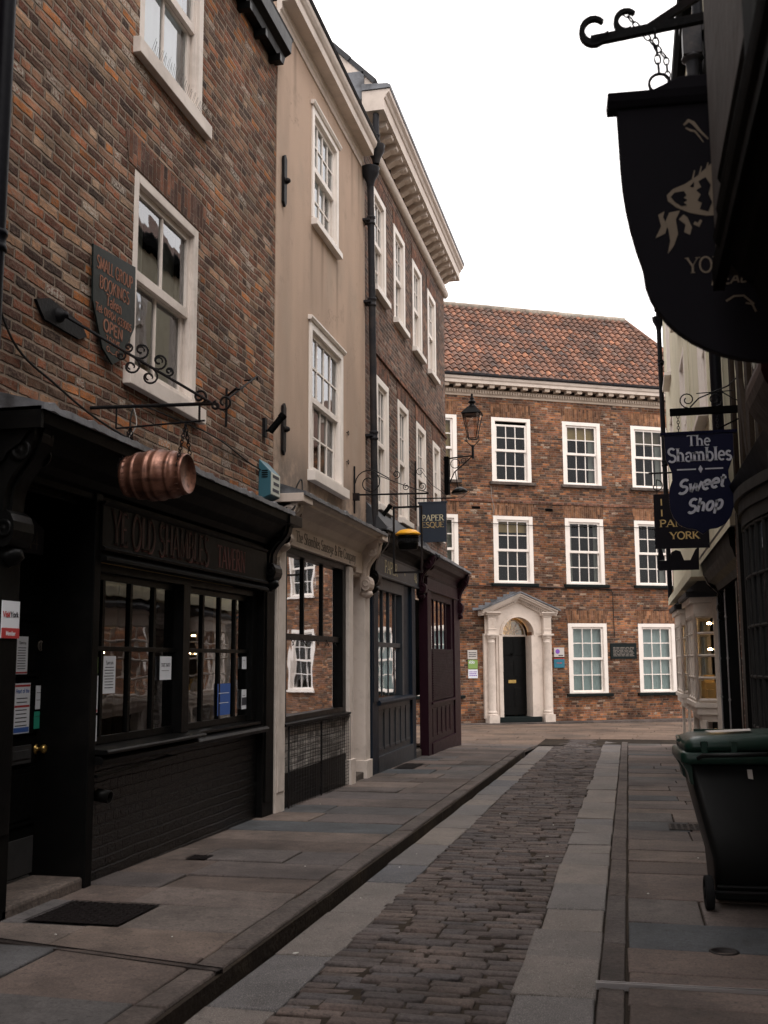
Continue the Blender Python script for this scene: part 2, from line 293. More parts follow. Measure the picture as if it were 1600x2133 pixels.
# ------------------------------------------------------------------ mesh builder in facade frames
class Fr:
    def __init__(s, o, u, n): s.o = Vector((o[0], o[1], 0)); s.u = Vector((u[0], u[1], 0)); s.n = Vector((n[0], n[1], 0))
    def p(s, u, n, z): return s.o+s.u*u+s.n*n+Vector((0, 0, z))
LF = Fr((-3.62, 0), (0, 1), (1, 0))                     # left row, n towards the street
A29 = radians(29)
EF = Fr((-3.30, 33.5), (cos(A29), sin(A29)), (sin(A29), -cos(A29)))   # house closing the street
WF = Fr((0, 0), (1, 0), (0, 1))
def RFr(T): return Fr((T, 0), (0, 1), (-1, 0))          # right row
def SFr(S): return Fr((0, S), (1, 0), (0, -1))          # boards hung square to the street, facing the camera
WL = {}

class MB:
    def __init__(s, fr=WF): s.fr = fr; s.v = []; s.f = []; s.t = []; s.sm = []; s.sw = set()
    def add(s, vs, fs, tint=.5, smooth=False, swap=False):
        k = len(s.v); s.v += vs
        for f in fs:
            if swap: s.sw.add(len(s.f))
            s.f.append(tuple(i+k for i in f)); s.t.append(tint); s.sm.append(smooth)
        return s
    def box(s, u0, u1, n0, n1, z0, z1, tint=.5, swap=False):
        vs = [(u, n, z) for z in (z0, z1) for n in (n0, n1) for u in (u0, u1)]
        return s.add(vs, [(0, 1, 3, 2), (4, 6, 7, 5), (0, 4, 5, 1), (2, 3, 7, 6), (0, 2, 6, 4), (1, 5, 7, 3)], tint, swap=swap)
    def prism(s, prof, u0, u1, tint=.5, m0=None, m1=None):
        """profile of (n,z) run along u; m0/m1: mitre, u shift per n at each end"""
        k = len(prof); vs = [(u0-(m0 or 0)*n, n, z) for n, z in prof]+[(u1+(m1 or 0)*n, n, z) for n, z in prof]
        fs = [(i, (i+1) % k, k+(i+1) % k, k+i) for i in range(k)]+[tuple(range(k)), tuple(range(2*k-1, k-1, -1))]
        return s.add(vs, fs, tint)
    def plate(s, prof, n0, n1, tint=.5, swap=False, smooth=False):
        """outline of (u,z) with thickness n0..n1"""
        k = len(prof); vs = [(u, n0, z) for u, z in prof]+[(u, n1, z) for u, z in prof]
        fs = [(i, (i+1) % k, k+(i+1) % k, k+i) for i in range(k)]+[tuple(range(k)), tuple(range(2*k-1, k-1, -1))]
        return s.add(vs, fs, tint, swap=swap)
    def tube(s, pts, r, seg=8, closed=False, tint=.5, rads=None, cap=True):
        pts = [Vector(p) for p in pts]; n = len(pts); vs = []; prev = None
        for i, p in enumerate(pts):
            a = pts[(i-1) % n] if (closed or i > 0) else p; b = pts[(i+1) % n] if (closed or i < n-1) else p
            d = (b-a).normalized() if (b-a).length > 1e-9 else Vector((0, 0, 1))
            if prev is None:
                x = d.cross(Vector((0, 0, 1)))
                if x.length < .05: x = d.cross(Vector((1, 0, 0)))
            else: x = prev-d*prev.dot(d)
            x.normalize(); y = d.cross(x); prev = x
            rr = rads[i] if rads else r
            for j in range(seg):
                q = p+x*cos(2*pi*j/seg)*rr+y*sin(2*pi*j/seg)*rr; vs.append(tuple(q))
        fs = []
        for i in range(n if closed else n-1):
            for j in range(seg):
                a0 = i*seg+j; a1 = i*seg+(j+1) % seg; b0 = ((i+1) % n)*seg+j; b1 = ((i+1) % n)*seg+(j+1) % seg
                fs.append((a0, a1, b1, b0))
        s.add(vs, fs, tint, True)
        if not closed and cap:
            s.add([vs[j] for j in range(seg)], [tuple(range(seg))], tint); s.add([vs[(n-1)*seg+j] for j in range(seg)], [tuple(range(seg))], tint)
        return s
    def lathe(s, c, ax, prof, seg=20, tint=.5, smooth=True):
        """profile of (radius, distance along ax) from point c"""
        c = Vector(c); ax = Vector(ax).normalized(); x = ax.cross(Vector((0, 0, 1)))
        if x.length < .05: x = ax.cross(Vector((1, 0, 0)))
        x.normalize(); y = ax.cross(x); vs = []
        for r, h in prof:
            for j in range(seg): vs.append(tuple(c+ax*h+x*cos(2*pi*j/seg)*r+y*sin(2*pi*j/seg)*r))
        fs = [(i*seg+j, i*seg+(j+1) % seg, (i+1)*seg+(j+1) % seg, (i+1)*seg+j) for i in range(len(prof)-1) for j in range(seg)]
        return s.add(vs, fs, tint, smooth)
    def ribbon(s, pts, w, n0, n1, tint=.5):
        """flat stroke through (u,z) points of width w (number or list), thickness n0..n1"""
        k = len(pts); W = w if isinstance(w, (list, tuple)) else [w]*k; L = []; R = []
        for i in range(k):
            a = Vector(pts[max(i-1, 0)]); b = Vector(pts[min(i+1, k-1)]); d = b-a
            if d.length < 1e-9: d = Vector((1, 0))
            d.normalize(); nn = Vector((-d.y, d.x))*W[i]/2; p = Vector(pts[i]); L.append(p+nn); R.append(p-nn)
        vs = [(q.x, n1, q.y) for q in L]+[(q.x, n1, q.y) for q in R]+[(q.x, n0, q.y) for q in L]+[(q.x, n0, q.y) for q in R]
        fs = []
        for i in range(k-1):
            fs += [(i, i+1, k+i+1, k+i), (2*k+i, 3*k+i, 3*k+i+1, 2*k+i+1), (i, 2*k+i, 2*k+i+1, i+1), (k+i, k+i+1, 3*k+i+1, 3*k+i)]
        fs += [(0, k, 3*k, 2*k), (k-1, 3*k-1, 4*k-1, 2*k-1)]
        return s.add(vs, fs, tint)
    def each(s, name, mat, parent=None, bevel=0):
        """every box of this builder becomes an object of its own"""
        k = len(s.v)//8
        for i in range(k):
            b = MB(s.fr); b.v = s.v[i*8:i*8+8]; b.f = [tuple(j-i*8 for j in f) for f in s.f[i*6:i*6+6]]; b.t = s.t[i*6:i*6+6]; b.sm = s.sm[i*6:i*6+6]; b.build(name, mat, parent, bevel)
    def build(s, name, mat, parent=None, bevel=0, loc=None, weld=False, recalc=True):
        me = bpy.data.meshes.new(name); W = [s.fr.p(*v) for v in s.v]
        if parent is not None: base = WL[parent]
        else:
            xs = [v.x for v in W]; ys = [v.y for v in W]; zs = [v.z for v in W]
            base = Vector(((min(xs)+max(xs))/2, (min(ys)+max(ys))/2, min(zs))) if loc is None else Vector(loc)
        me.from_pydata([tuple(v-base) for v in W], [], s.f)
        me.polygons.foreach_set('use_smooth', s.sm)
        at = me.attributes.new('tint', 'FLOAT', 'FACE'); at.data.foreach_set('value', s.t)
        ul = me.uv_layers.new(name='uv'); data = [0.]*(len(me.loops)*2); li = 0
        for fi, f in enumerate(s.f):
            P = [Vector(s.v[i]) for i in f]; nx = Vector((0, 0, 0))
            for i in range(len(P)):
                a = P[i]; b = P[(i+1) % len(P)]; nx += Vector(((a.y-b.y)*(a.z+b.z), (a.z-b.z)*(a.x+b.x), (a.x-b.x)*(a.y+b.y)))
            ax = max(range(3), key=lambda q: abs(nx[q]))
            for q in P:
                if ax == 1: uv = (q.x, q.z)
                elif ax == 0: uv = (q.y+7.3, q.z)
                else: uv = (q.x, q.y)
                if fi in s.sw: uv = (uv[1], uv[0])
                data[li] = uv[0]; data[li+1] = uv[1]; li += 2
        ul.data.foreach_set('uv', data)
        if recalc:
            import bmesh
            bm = bmesh.new(); bm.from_mesh(me)
            if weld: bmesh.ops.remove_doubles(bm, verts=bm.verts, dist=1e-5)
            bmesh.ops.recalc_face_normals(bm, faces=bm.faces); bm.to_mesh(me); bm.free()
        me.materials.append(MT[mat])
        o = bpy.data.objects.new(name, me); scene.collection.objects.link(o)
        if parent is not None: o.parent = parent
        else: o.location = base
        WL[o] = base
        if bevel:
            bv = o.modifiers.new('bevel', 'BEVEL'); bv.width = bevel; bv.segments = 2; bv.limit_method = 'ANGLE'; bv.angle_limit = radians(40)
        return o

def tag(o, label=None, cat=None, group=None, kind=None):
    if label: o['label'] = label
    if cat: o['category'] = cat
    if group: o['group'] = group
    if kind: o['kind'] = kind
    return o
def thing(name, label, cat, fr, u, n, z, group=None):
    o = bpy.data.objects.new(name, None); scene.collection.objects.link(o); o.location = fr.p(u, n, z); o.empty_display_size = .2
    WL[o] = o.location.copy(); return tag(o, label, cat, group)

def wall(fr, parent, mat, u0, u1, z0, z1, holes, n=0, depth=.22, ends=4, name='wall', top=True):
    b = MB(fr); us = sorted({u0, u1}|{h[0] for h in holes}|{h[1] for h in holes}); zs = sorted({z0, z1}|{h[2] for h in holes}|{h[3] for h in holes})
    us = [u for u in us if u0 <= u <= u1]; zs = [z for z in zs if z0 <= z <= z1]
    for i in range(len(us)-1):
        for j in range(len(zs)-1):
            cu = (us[i]+us[i+1])/2; cz = (zs[j]+zs[j+1])/2
            if any(h[0] < cu < h[1] and h[2] < cz < h[3] for h in holes): continue
            b.add([(us[i], n, zs[j]), (us[i+1], n, zs[j]), (us[i+1], n, zs[j+1]), (us[i], n, zs[j+1])], [(0, 1, 2, 3)])
    for h in holes:
        a, c, d, e = h[:4]; m_ = n-depth
        b.add([(a, n, d), (a, m_, d), (a, m_, e), (a, n, e)], [(0, 1, 2, 3)]); b.add([(c, n, d), (c, m_, d), (c, m_, e), (c, n, e)], [(0, 1, 2, 3)])
        b.add([(a, n, d), (c, n, d), (c, m_, d), (a, m_, d)], [(0, 1, 2, 3)]); b.add([(a, n, e), (c, n, e), (c, m_, e), (a, m_, e)], [(0, 1, 2, 3)])
    for u in (u0, u1): b.add([(u, n, z0), (u, n-ends, z0), (u, n-ends, z1), (u, n, z1)], [(0, 1, 2, 3)])
    b.add([(u0, n-ends, z0), (u1, n-ends, z0), (u1, n-ends, z1), (u0, n-ends, z1)], [(0, 1, 2, 3)])
    if top: b.add([(u0, n, z1), (u1, n, z1), (u1, n-ends, z1), (u0, n-ends, z1)], [(0, 1, 2, 3)])
    return b.build(name, mat, parent, recalc=False)

def sash(fr, parent, u0, u1, z0, z1, cols, rt_, rb, n=0, fw_=.10, sill=(.05, .12, .09, .16), back='dark_room', mat='white', bar=.022, gl='glass', blind=None, sillmat=None, meet=None, open_top=0, sf=.055, curtain=None, label=None):
    """sliding sash window; outer frame u0..u1, z0..z1; sill=(side overhang, projection, height, unused)"""
    b = MB(fr)
    b.box(u0, u0+fw_, n-.09, n+.012, z0, z1).box(u1-fw_, u1, n-.09, n+.012, z0, z1).box(u0+fw_, u1-fw_, n-.09, n+.012, z1-fw_*.9, z1).box(u0+fw_, u1-fw_, n-.09, n+.008, z0, z0+.05)
    b.box(u0+fw_-.02, u0+fw_+.012, n-.06, n-.02, z0+.05, z1-fw_*.9).box(u1-fw_-.012, u1-fw_+.02, n-.06, n-.02, z0+.05, z1-fw_*.9)
    w_ = b.build('window', mat, parent, bevel=.004)
    if label: w_['label'] = label
    a, c = u0+fw_+.004, u1-fw_-.004; lo, hi = z0+.05, z1-fw_*.9; mid = meet if meet else (lo+hi)/2
    def leaf(zb, zt, nn, rows, horn):
        q = MB(fr); t_ = .04
        q.box(a, a+sf, nn-t_, nn, zb, zt).box(c-sf, c, nn-t_, nn, zb, zt).box(a+sf, c-sf, nn-t_, nn, zt-sf*(1 if not horn else .75), zt).box(a+sf, c-sf, nn-t_, nn, zb, zb+sf*(.75 if horn else 1.3))
        ia, ic, ib, it = a+sf, c-sf, zb+sf*(.75 if horn else 1.3), zt-sf*(1 if not horn else .75)
        for i in range(1, cols): x = ia+(ic-ia)*i/cols; q.box(x-bar/2, x+bar/2, nn-t_+.005, nn-.006, ib, it)
        for i in range(1, rows): z = ib+(it-ib)*i/rows; q.box(ia, ic, nn-t_+.007, nn-.008, z-bar/2, z+bar/2)
        q.build('sash', mat, w_, bevel=.002)
        MB(fr).add([(ia, nn-.022, ib), (ic, nn-.022, ib), (ic, nn-.022, it), (ia, nn-.022, it)], [(0, 1, 2, 3)]).build('glass', gl, w_, recalc=False)
    leaf(mid-.02, hi-open_top, n-.035, rt_, False); leaf(lo, mid+.02, n-.08, rb, True)
    if sill:
        MB(fr).prism([(n-.09, z0-sill[2]), (n+sill[1], z0-sill[2]), (n+sill[1], z0-.02), (n-.09, z0+.004)], u0-sill[0], u1+sill[0]).build('sill', sillmat or mat, w_, bevel=.005)
    if blind:
        q = MB(fr); k = 14
        for i in range(k): x0 = a+(c-a)*i/k; x1 = a+(c-a)*(i+1)/k; q.add([(x0, n-.17-.008*(i % 2), lo), (x1, n-.17-.008*((i+1) % 2), lo), (x1, n-.17-.008*((i+1) % 2), hi), (x0, n-.17-.008*(i % 2), hi)], [(0, 1, 2, 3)], smooth=True)
        q.build('blind', blind, w_, recalc=False)
    if curtain:
        for sgn, (x0, x1) in enumerate(((a, a+(c-a)*curtain[0]), (c-(c-a)*curtain[1], c))):
            if x1-x0 < .02: continue
            q = MB(fr); k = 12
            for i in range(k):
                p0 = x0+(x1-x0)*i/k; p1 = x0+(x1-x0)*(i+1)/k; d0 = -.18-.02*(i % 2); d1 = -.18-.02*((i+1) % 2)
                q.add([(p0, n+d0, lo), (p1, n+d1, lo), (p1, n+d1, hi), (p0, n+d0, hi)], [(0, 1, 2, 3)], smooth=True)
            q.build('curtain', curtain[2], w_, recalc=False)
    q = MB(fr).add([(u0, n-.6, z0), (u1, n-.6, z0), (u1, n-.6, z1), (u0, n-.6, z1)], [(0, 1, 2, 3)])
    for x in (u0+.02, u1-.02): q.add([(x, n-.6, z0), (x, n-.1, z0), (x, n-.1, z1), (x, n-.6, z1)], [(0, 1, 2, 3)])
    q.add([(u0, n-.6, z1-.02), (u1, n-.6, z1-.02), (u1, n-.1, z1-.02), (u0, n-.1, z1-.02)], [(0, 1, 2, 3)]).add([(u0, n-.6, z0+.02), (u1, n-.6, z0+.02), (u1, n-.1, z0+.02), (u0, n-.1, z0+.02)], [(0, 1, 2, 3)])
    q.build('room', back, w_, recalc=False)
    return w_

def flat_arch(fr, parent, u0, u1, z0, h, spl, n=.004, mat='arch_brick'):
    return MB(fr).plate([(u0, z0), (u1, z0), (u1+spl, z0+h), (u0-spl, z0+h)], n-.03, n, swap=True).build('lintel', mat, parent)

# ------------------------------------------------------------------ lettering: own stroke alphabet
T_, t_ = 1., .45
def arc(cx, cz, rx, rz_, a0, a1, k=12): return [(cx+rx*cos(radians(a0+(a1-a0)*i/k)), cz+rz_*sin(radians(a0+(a1-a0)*i/k))) for i in range(k+1)]
# each glyph: advance, list of (points, weight, serif mask: 1 start, 2 end)
GL = {
'A': (.78, [([(.04, 0), (.37, 1)], t_, 1), ([(.36, 1), (.70, 0)], T_, 2), ([(.15, .34), (.58, .34)], t_, 0)]),
'B': (.68, [([(.12, 0), (.12, 1)], T_, 3), ([(.12, .98), (.34, .98)]+arc(.34, .75, .20, .23, 90, -90)+[(.12, .52)], .7, 0), ([(.30, .52)]+arc(.36, .27, .23, .25, 90, -90)+[(.12, .02)], .8, 0)]),
'C': (.76, [(arc(.42, .5, .34, .5, 40, 320, 18), .8, 0)]),
'D': (.78, [([(.12, 0), (.12, 1)], T_, 3), ([(.12, .98), (.30, .98)]+arc(.32, .5, .35, .48, 90, -90, 14)+[(.12, .02)], .8, 0)]),
'E': (.64, [([(.12, 0), (.12, 1)], T_, 3), ([(.12, .97), (.56, .97)], t_, 8), ([(.12, .52), (.46, .52)], t_, 0), ([(.12, .03), (.58, .03)], t_, 8)]),
'F': (.60, [([(.12, 0), (.12, 1)], T_, 3), ([(.12, .97), (.56, .97)], t_, 8), ([(.12, .52), (.46, .52)], t_, 0)]),
'G': (.80, [(arc(.42, .5, .34, .5, 42, 350, 18), .8, 0), ([(.50, .42), (.76, .42)], t_, 0), ([(.72, .42), (.72, .08)], .8, 0)]),
'H': (.80, [([(.12, 0), (.12, 1)], T_, 3), ([(.66, 0), (.66, 1)], T_, 3), ([(.12, .52), (.66, .52)], t_, 0)]),
'I': (.28, [([(.13, 0), (.13, 1)], T_, 3)]),
'K': (.76, [([(.12, 0), (.12, 1)], T_, 3), ([(.62, 1), (.14, .42)], t_, 1), ([(.28, .55), (.68, 0)], T_, 2)]),
'L': (.58, [([(.12, 0), (.12, 1)], T_, 3), ([(.12, .03), (.54, .03)], t_, 8)]),
'M': (.92, [([(.12, 0), (.14, 1)], t_, 3), ([(.14, 1), (.45, .12)], T_, 0), ([(.45, .12), (.76, 1)], t_, 0), ([(.77, 1), (.80, 0)], T_, 3)]),
'N': (.82, [([(.12, 0), (.12, 1)], t_, 3), ([(.12, 1), (.68, 0)], T_, 0), ([(.68, 0), (.68, 1)], t_, 2)]),
'O': (.86, [(arc(.42, .5, .35, .5, 90, 450, 24), .85, 0)]),
'P': (.64, [([(.12, 0), (.12, 1)], T_, 3), ([(.12, .98), (.32, .98)]+arc(.34, .74, .22, .24, 90, -90)+[(.12, .50)], .75, 0)]),
'Q': (.86, [(arc(.42, .5, .35, .5, 90, 450, 24), .85, 0), ([(.46, .16), (.80, -.16)], .9, 0)]),
'R': (.74, [([(.12, 0), (.12, 1)], T_, 3), ([(.12, .98), (.32, .98)]+arc(.34, .75, .22, .23, 90, -90)+[(.12, .52)], .75, 0), ([(.34, .52), (.66, 0)], T_, 2)]),
'S': (.62, [(arc(.31, .76, .21, .23, 30, 250, 12)+arc(.32, .25, .24, .25, 100, -150, 14), .9, 0)]),
'T': (.68, [([(.34, 0), (.34, 1)], T_, 1), ([(.03, .97), (.65, .97)], t_, 12)]),
'U': (.80, [([(.12, 1), (.12, .34)]+arc(.40, .32, .28, .32, 180, 360, 12)+[(.68, 1)], .8, 3)]),
'V': (.74, [([(.04, 1), (.37, 0)], T_, 1), ([(.37, 0), (.70, 1)], t_, 2)]),
'W': (1.0, [([(.04, 1), (.28, 0)], T_, 1), ([(.28, 0), (.50, .8)], t_, 0), ([(.50, .8), (.74, 0)], T_, 0), ([(.74, 0), (.96, 1)], t_, 2)]),
'Y': (.74, [([(.37, 0), (.37, .46)], T_, 1), ([(.04, 1), (.37, .44)], T_, 1), ([(.37, .44), (.70, 1)], t_, 2)]),
'a': (.54, [([(.08, .50), (.16, .62), (.30, .65), (.40, .58), (.42, .44), (.42, 0)], .8, 2), (arc(.24, .18, .18, .18, 80, 360, 12), .7, 0)]),
'b': (.58, [([(.12, 1), (.12, .02)], T_, 1), (arc(.30, .32, .21, .32, 150, -150, 16), .8, 0)]),
'c': (.50, [(arc(.29, .33, .22, .33, 50, 310, 14), .85, 0)]),
'd': (.58, [([(.46, 1), (.46, 0)], T_, 1), (arc(.27, .32, .20, .32, 30, 330, 16), .8, 0)]),
'e': (.52, [([(.08, .36), (.46, .36)]+arc(.27, .34, .20, .32, 5, 310, 16), .75, 0)]),
'f': (.36, [([(.34, .94), (.24, 1), (.16, .88), (.16, 0)], .9, 2), ([(.02, .62), (.32, .62)], t_, 0)]),
'g': (.56, [(arc(.26, .38, .19, .26, 0, 360, 16), .75, 0), ([(.45, .64), (.45, -.10)]+arc(.26, -.12, .19, .18, 0, -160, 8), .8, 0)]),
'h': (.60, [([(.12, 0), (.12, 1)], T_, 3), (arc(.29, .42, .17, .22, 170, 0, 8)+[(.46, 0)], .85, 2)]),
'i': (.26, [([(.13, 0), (.13, .64)], T_, 3), ([(.13, .84), (.13, .95)], 1.2, 0)]),
'k': (.56, [([(.12, 0), (.12, 1)], T_, 3), ([(.46, .64), (.14, .28)], t_, 0), ([(.24, .38), (.50, 0)], T_, 0)]),
'l': (.26, [([(.13, 0), (.13, 1)], T_, 3)]),
'm': (.86, [([(.12, 0), (.12, .64)], T_, 3), (arc(.27, .44, .15, .20, 170, 0, 7)+[(.42, 0)], .85, 2), (arc(.57, .44, .15, .20, 170, 0, 7)+[(.72, 0)], .85, 2)]),
'n': (.58, [([(.12, 0), (.12, .64)], T_, 3), (arc(.28, .42, .17, .22, 170, 0, 8)+[(.45, 0)], .85, 2)]),
'o': (.56, [(arc(.27, .33, .20, .32, 90, 450, 18), .85, 0)]),
'p': (.58, [([(.12, .66), (.12, -.3)], T_, 3), (arc(.30, .33, .21, .32, 150, -150, 16), .8, 0)]),
'r': (.42, [([(.12, 0), (.12, .64)], T_, 3), (arc(.30, .46, .16, .18, 170, 50, 6), .8, 0)]),
's': (.44, [(arc(.22, .50, .14, .15, 30, 250, 10)+arc(.22, .17, .16, .17, 100, -150, 12), .85, 0)]),
't': (.38, [([(.16, .86), (.16, .14)]+arc(.25, .13, .09, .12, 180, 300, 5), .9, 0), ([(.02, .62), (.34, .62)], t_, 0)]),
'u': (.60, [([(.12, .64), (.12, .20)]+arc(.27, .19, .15, .18, 180, 350, 8), .85, 1), ([(.46, .64), (.46, 0)], T_, 0)]),
'w': (.80, [([(.06, .64), (.22, 0)], T_, 1), ([(.22, 0), (.40, .58)], t_, 0), ([(.40, .58), (.58, 0)], T_, 0), ([(.58, 0), (.74, .64)], t_, 2)]),
'y': (.54, [([(.06, .64), (.28, .04)], T_, 1), ([(.48, .64), (.22, -.2), (.10, -.28)], t_, 1)]),
'0': (.62, [(arc(.30, .5, .22, .5, 90, 450, 20), .8, 0)]),
'1': (.36, [([(.18, 0), (.18, 1)], T_, 0)]),
'3': (.56, [(arc(.26, .75, .20, .23, 150, -90, 10)+arc(.26, .26, .23, .26, 90, -150, 12), .8, 0)]),
'4': (.62, [([(.44, 0), (.44, 1), (.06, .3), (.58, .3)], .8, 0)]),
'5': (.58, [([(.50, .97), (.16, .97), (.12, .56)]+arc(.27, .32, .23, .30, 110, -150, 12), .8, 0)]),
'6': (.60, [([(.46, .97), (.18, .66), (.09, .34)]+arc(.30, .28, .22, .28, 180, 540, 16), .8, 0)]),
'7': (.54, [([(.06, .97), (.50, .97), (.22, 0)], .8, 0)]),
'9': (.60, [([(.14, .03), (.42, .34), (.51, .66)]+arc(.30, .72, .22, .28, 0, 360, 16), .8, 0)]),
'&': (.84, [([(.74, .02), (.22, .62)]+arc(.36, .80, .16, .19, 200, -20, 10)+[(.14, .34)]+arc(.34, .22, .24, .23, 160, 330, 10)+[(.72, .42)], .75, 0)]),
'-': (.4, [([(.06, .4), (.34, .4)], .6, 0)]), ':': (.2, [([(.1, .1), (.1, .2)], 1.2, 0), ([(.1, .5), (.1, .6)], 1.2, 0)]),
'.': (.22, [([(.1, 0), (.1, .12)], 1.2, 0)]), "'": (.2, [([(.1, .8), (.1, 1)], .8, 0)]),
' ': (.34, [])}
def text_w(s): return sum(GL[c][0] for c in s)
def write(b, s, u, z, h, width=None, wt=.13, serif=True, slant=0, n0=0, n1=.004, align='l', rise=0, gap=0):
    tw = (text_w(s)+gap*len(s)); k = h if width is None else width/tw; tot = tw*k
    x = u if align == 'l' else (u-tot/2 if align == 'c' else u-tot)
    def P(px, pz):
        X = x+px*k; return (X+pz*h*slant, z+pz*h+(X-u)*rise)
    st = h*wt*(min(1, k/h)**.5)
    for c in s:
        adv, strokes = GL[c]
        for pts, wgt, mask in strokes:
            q = [P(*p) for p in pts]; ww = st*wgt
            if not serif: ww = st*.85
            b.ribbon(q, ww, n0, n1)
            if serif:
                for bit, p in ((1, pts[0]), (2, pts[-1])):
                    if mask & bit and mask < 4:
                        a = P(p[0]-.13, p[1]+(.02 if p[1] < .3 else -.02)); e = P(p[0]+.13, p[1]+(.02 if p[1] < .3 else -.02)); b.ribbon([a, e], h*.045, n0, n1)
                for bit, p in ((4, pts[0]), (8, pts[-1])):
                    if mask & bit: b.ribbon([P(p[0], p[1]-.10 if p[1] > .5 else p[1]-.02), P(p[0], p[1]+.02 if p[1] > .5 else p[1]+.12)], h*.05, n0, n1)
        x += (adv+gap)*k
    return b

def spiral(c, r0, r1, a0, turns, k=20, n=0):
    """points (u,n,z) curling from radius r0 to r1"""
    return [(c[0]+(r0+(r1-r0)*i/k)*cos(radians(a0)+2*pi*turns*i/k), n, c[1]+(r0+(r1-r0)*i/k)*sin(radians(a0)+2*pi*turns*i/k)) for i in range(k+1)]
def chain(b, p0, p1, ln=.03, r=.0035, wd=.011):
    p0, p1 = Vector(p0), Vector(p1); L = (p1-p0).length; k = max(2, int(L/(ln*.78))); d = (p1-p0).normalized()
    x = d.cross(Vector((0, 1, 0)))
    if x.length < .1: x = d.cross(Vector((1, 0, 0)))
    x.normalize(); y = d.cross(x)
    for i in range(k):
        c = p0+(p1-p0)*(i+.5)/k; s_ = x if i % 2 else y; hl = L/k*.62
        b.tube([tuple(c+d*hl*sin(a)+s_*wd*cos(a)) for a in [2*pi*j/8 for j in range(8)]], r, 4, closed=True)
    return b
# ================================================================== GROUND
def sheet(name, mat, x0, x1, y0, y1, off, kind='structure', tint=.5):
    b = MB()
    ys = sorted({y0, y1}|({4.} if y0 < 4 < y1 else set()))
    for i in range(len(ys)-1): b.add([(x0, ys[i], G(ys[i])+off), (x1, ys[i], G(ys[i])+off), (x1, ys[i+1], G(ys[i+1])+off), (x0, ys[i+1], G(ys[i+1])+off)], [(0, 1, 2, 3)], tint)
    return tag(b.build(name, mat, recalc=False), kind=kind)
sheet('ground', 'joint', -60, 70, -30, 120, -.13)
def block(b, x0, x1, y0, y1, off, depth=.05, bev=.008, tilt=.003, jit=.004, tint=None, skew=0):
    """one stone: rounded top edge, slightly out of level"""
    tint = random.random() if tint is None else tint
    a, c = random.uniform(-tilt, tilt), random.uniform(-tilt, tilt); h = random.uniform(-tilt, tilt)
    J = [(random.uniform(-jit, jit), random.uniform(-jit, jit)) for _ in range(4)]
    cs = [(x0, y0), (x1, y0), (x1, y1), (x0, y1)]; vs = []
    for ins, dz in ((0, -depth), (0, -bev*.9), (bev*.35, -bev*.25), (bev*1.2, 0)):
        for i, (x, y) in enumerate(cs):
            sx_ = 1 if i in (0, 3) else -1; sy_ = 1 if i < 2 else -1
            X = x+J[i][0]+sx_*ins; Y = y+J[i][1]+sy_*ins+skew*(x-x0)
            vs.append((X, Y, G(Y)+off+dz+h+(a if i in (0, 3) else -a)+(c if i < 2 else -c)))
    fs = [(l*4+i, l*4+(i+1) % 4, l*4+4+(i+1) % 4, l*4+4+i) for l in range(3) for i in range(4)]+[(12, 13, 14, 15)]
    b.add(vs, fs, tint, False)
SMAX = 25.6
# left pavement flags: beds just under the joints, then the stones
def bed(name, x0, x1, y0, y1, off): return sheet(name, 'joint', x0, x1, y0, y1, off)
bed('pavement_bed', -4.0, -1.99, -8, 20.5, .038)
bed('gutter_bed', -1.94, -.02, -8, SMAX, -.073)
b = MB(); y = -4.0
while y < 20.4:
    d = random.uniform(.42, .78) if y > 3 else 1.2
    e = min(y+d, 20.45); g_ = random.choice([1, 1, 2, 2, 2]); xs = [-3.75]
    if g_ == 2: xs.append(random.uniform(-3.15, -2.65))
    elif random.random() < .3: xs += [-3.3, -2.6]
    xs.append(-2.12)
    for i in range(len(xs)-1): block(b, xs[i]+.006, xs[i+1]-.006, y+.006, e-.006, .05, bev=.009, tilt=.004, jit=.006)
    y = e
for i in range(8):   # worn flags where the footway runs out into the square
    y0_ = 20.46+i*.45
    for x0, x1 in ((-3.75, -2.9+.2*(i % 2)), (-2.89+.2*(i % 2), -1.95)): block(b, x0, x1-.006, y0_, y0_+.443, .05-.014*i, tilt=.002)
pave = tag(b.build('pavement_left', 'slab', bevel=0), kind='structure')
b = MB(); y = -4.0
while y < 20.45:
    d = random.uniform(.75, 1.35); e = min(y+d, 20.5)
    if not (y < 4.98 < e and False): block(b, -2.112, -1.955+random.uniform(-.006, .004), y+.003, e-.003, .055, depth=.16, bev=.016, tilt=.004, jit=.005)
    y = e
tag(b.build('kerb_left', 'kerb'), kind='structure')
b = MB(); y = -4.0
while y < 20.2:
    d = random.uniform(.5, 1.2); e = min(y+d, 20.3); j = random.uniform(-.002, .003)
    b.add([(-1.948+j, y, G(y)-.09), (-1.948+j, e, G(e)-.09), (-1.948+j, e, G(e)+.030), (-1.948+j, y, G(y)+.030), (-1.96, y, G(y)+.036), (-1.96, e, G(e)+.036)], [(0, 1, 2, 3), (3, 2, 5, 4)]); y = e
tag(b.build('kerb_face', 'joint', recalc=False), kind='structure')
b = MB(); y = -4.0                                          # granite channel stones along the kerb
for (xa, xb, l0, l1) in ((-1.945, -1.60, .55, 1.15), (-.575, -.20, .45, .85)):
    y = -4.0
    while y < 25.0:
        d = random.uniform(l0, l1); e = y+d
        w0 = random.uniform(-.02, .02)
        if xa < -1: block(b, xa, xb+w0, y+.004, e-.004, -.06, bev=.010, tilt=.004, jit=.006)
        else: block(b, xa+w0, xb, y+.004, e-.004, -.045, bev=.010, tilt=.004, jit=.006)
        y = e
tag(b.build('gutter_stones', 'granite'), kind='structure')
b = MB(); y = 1.5                                           # setts laid across the roadway
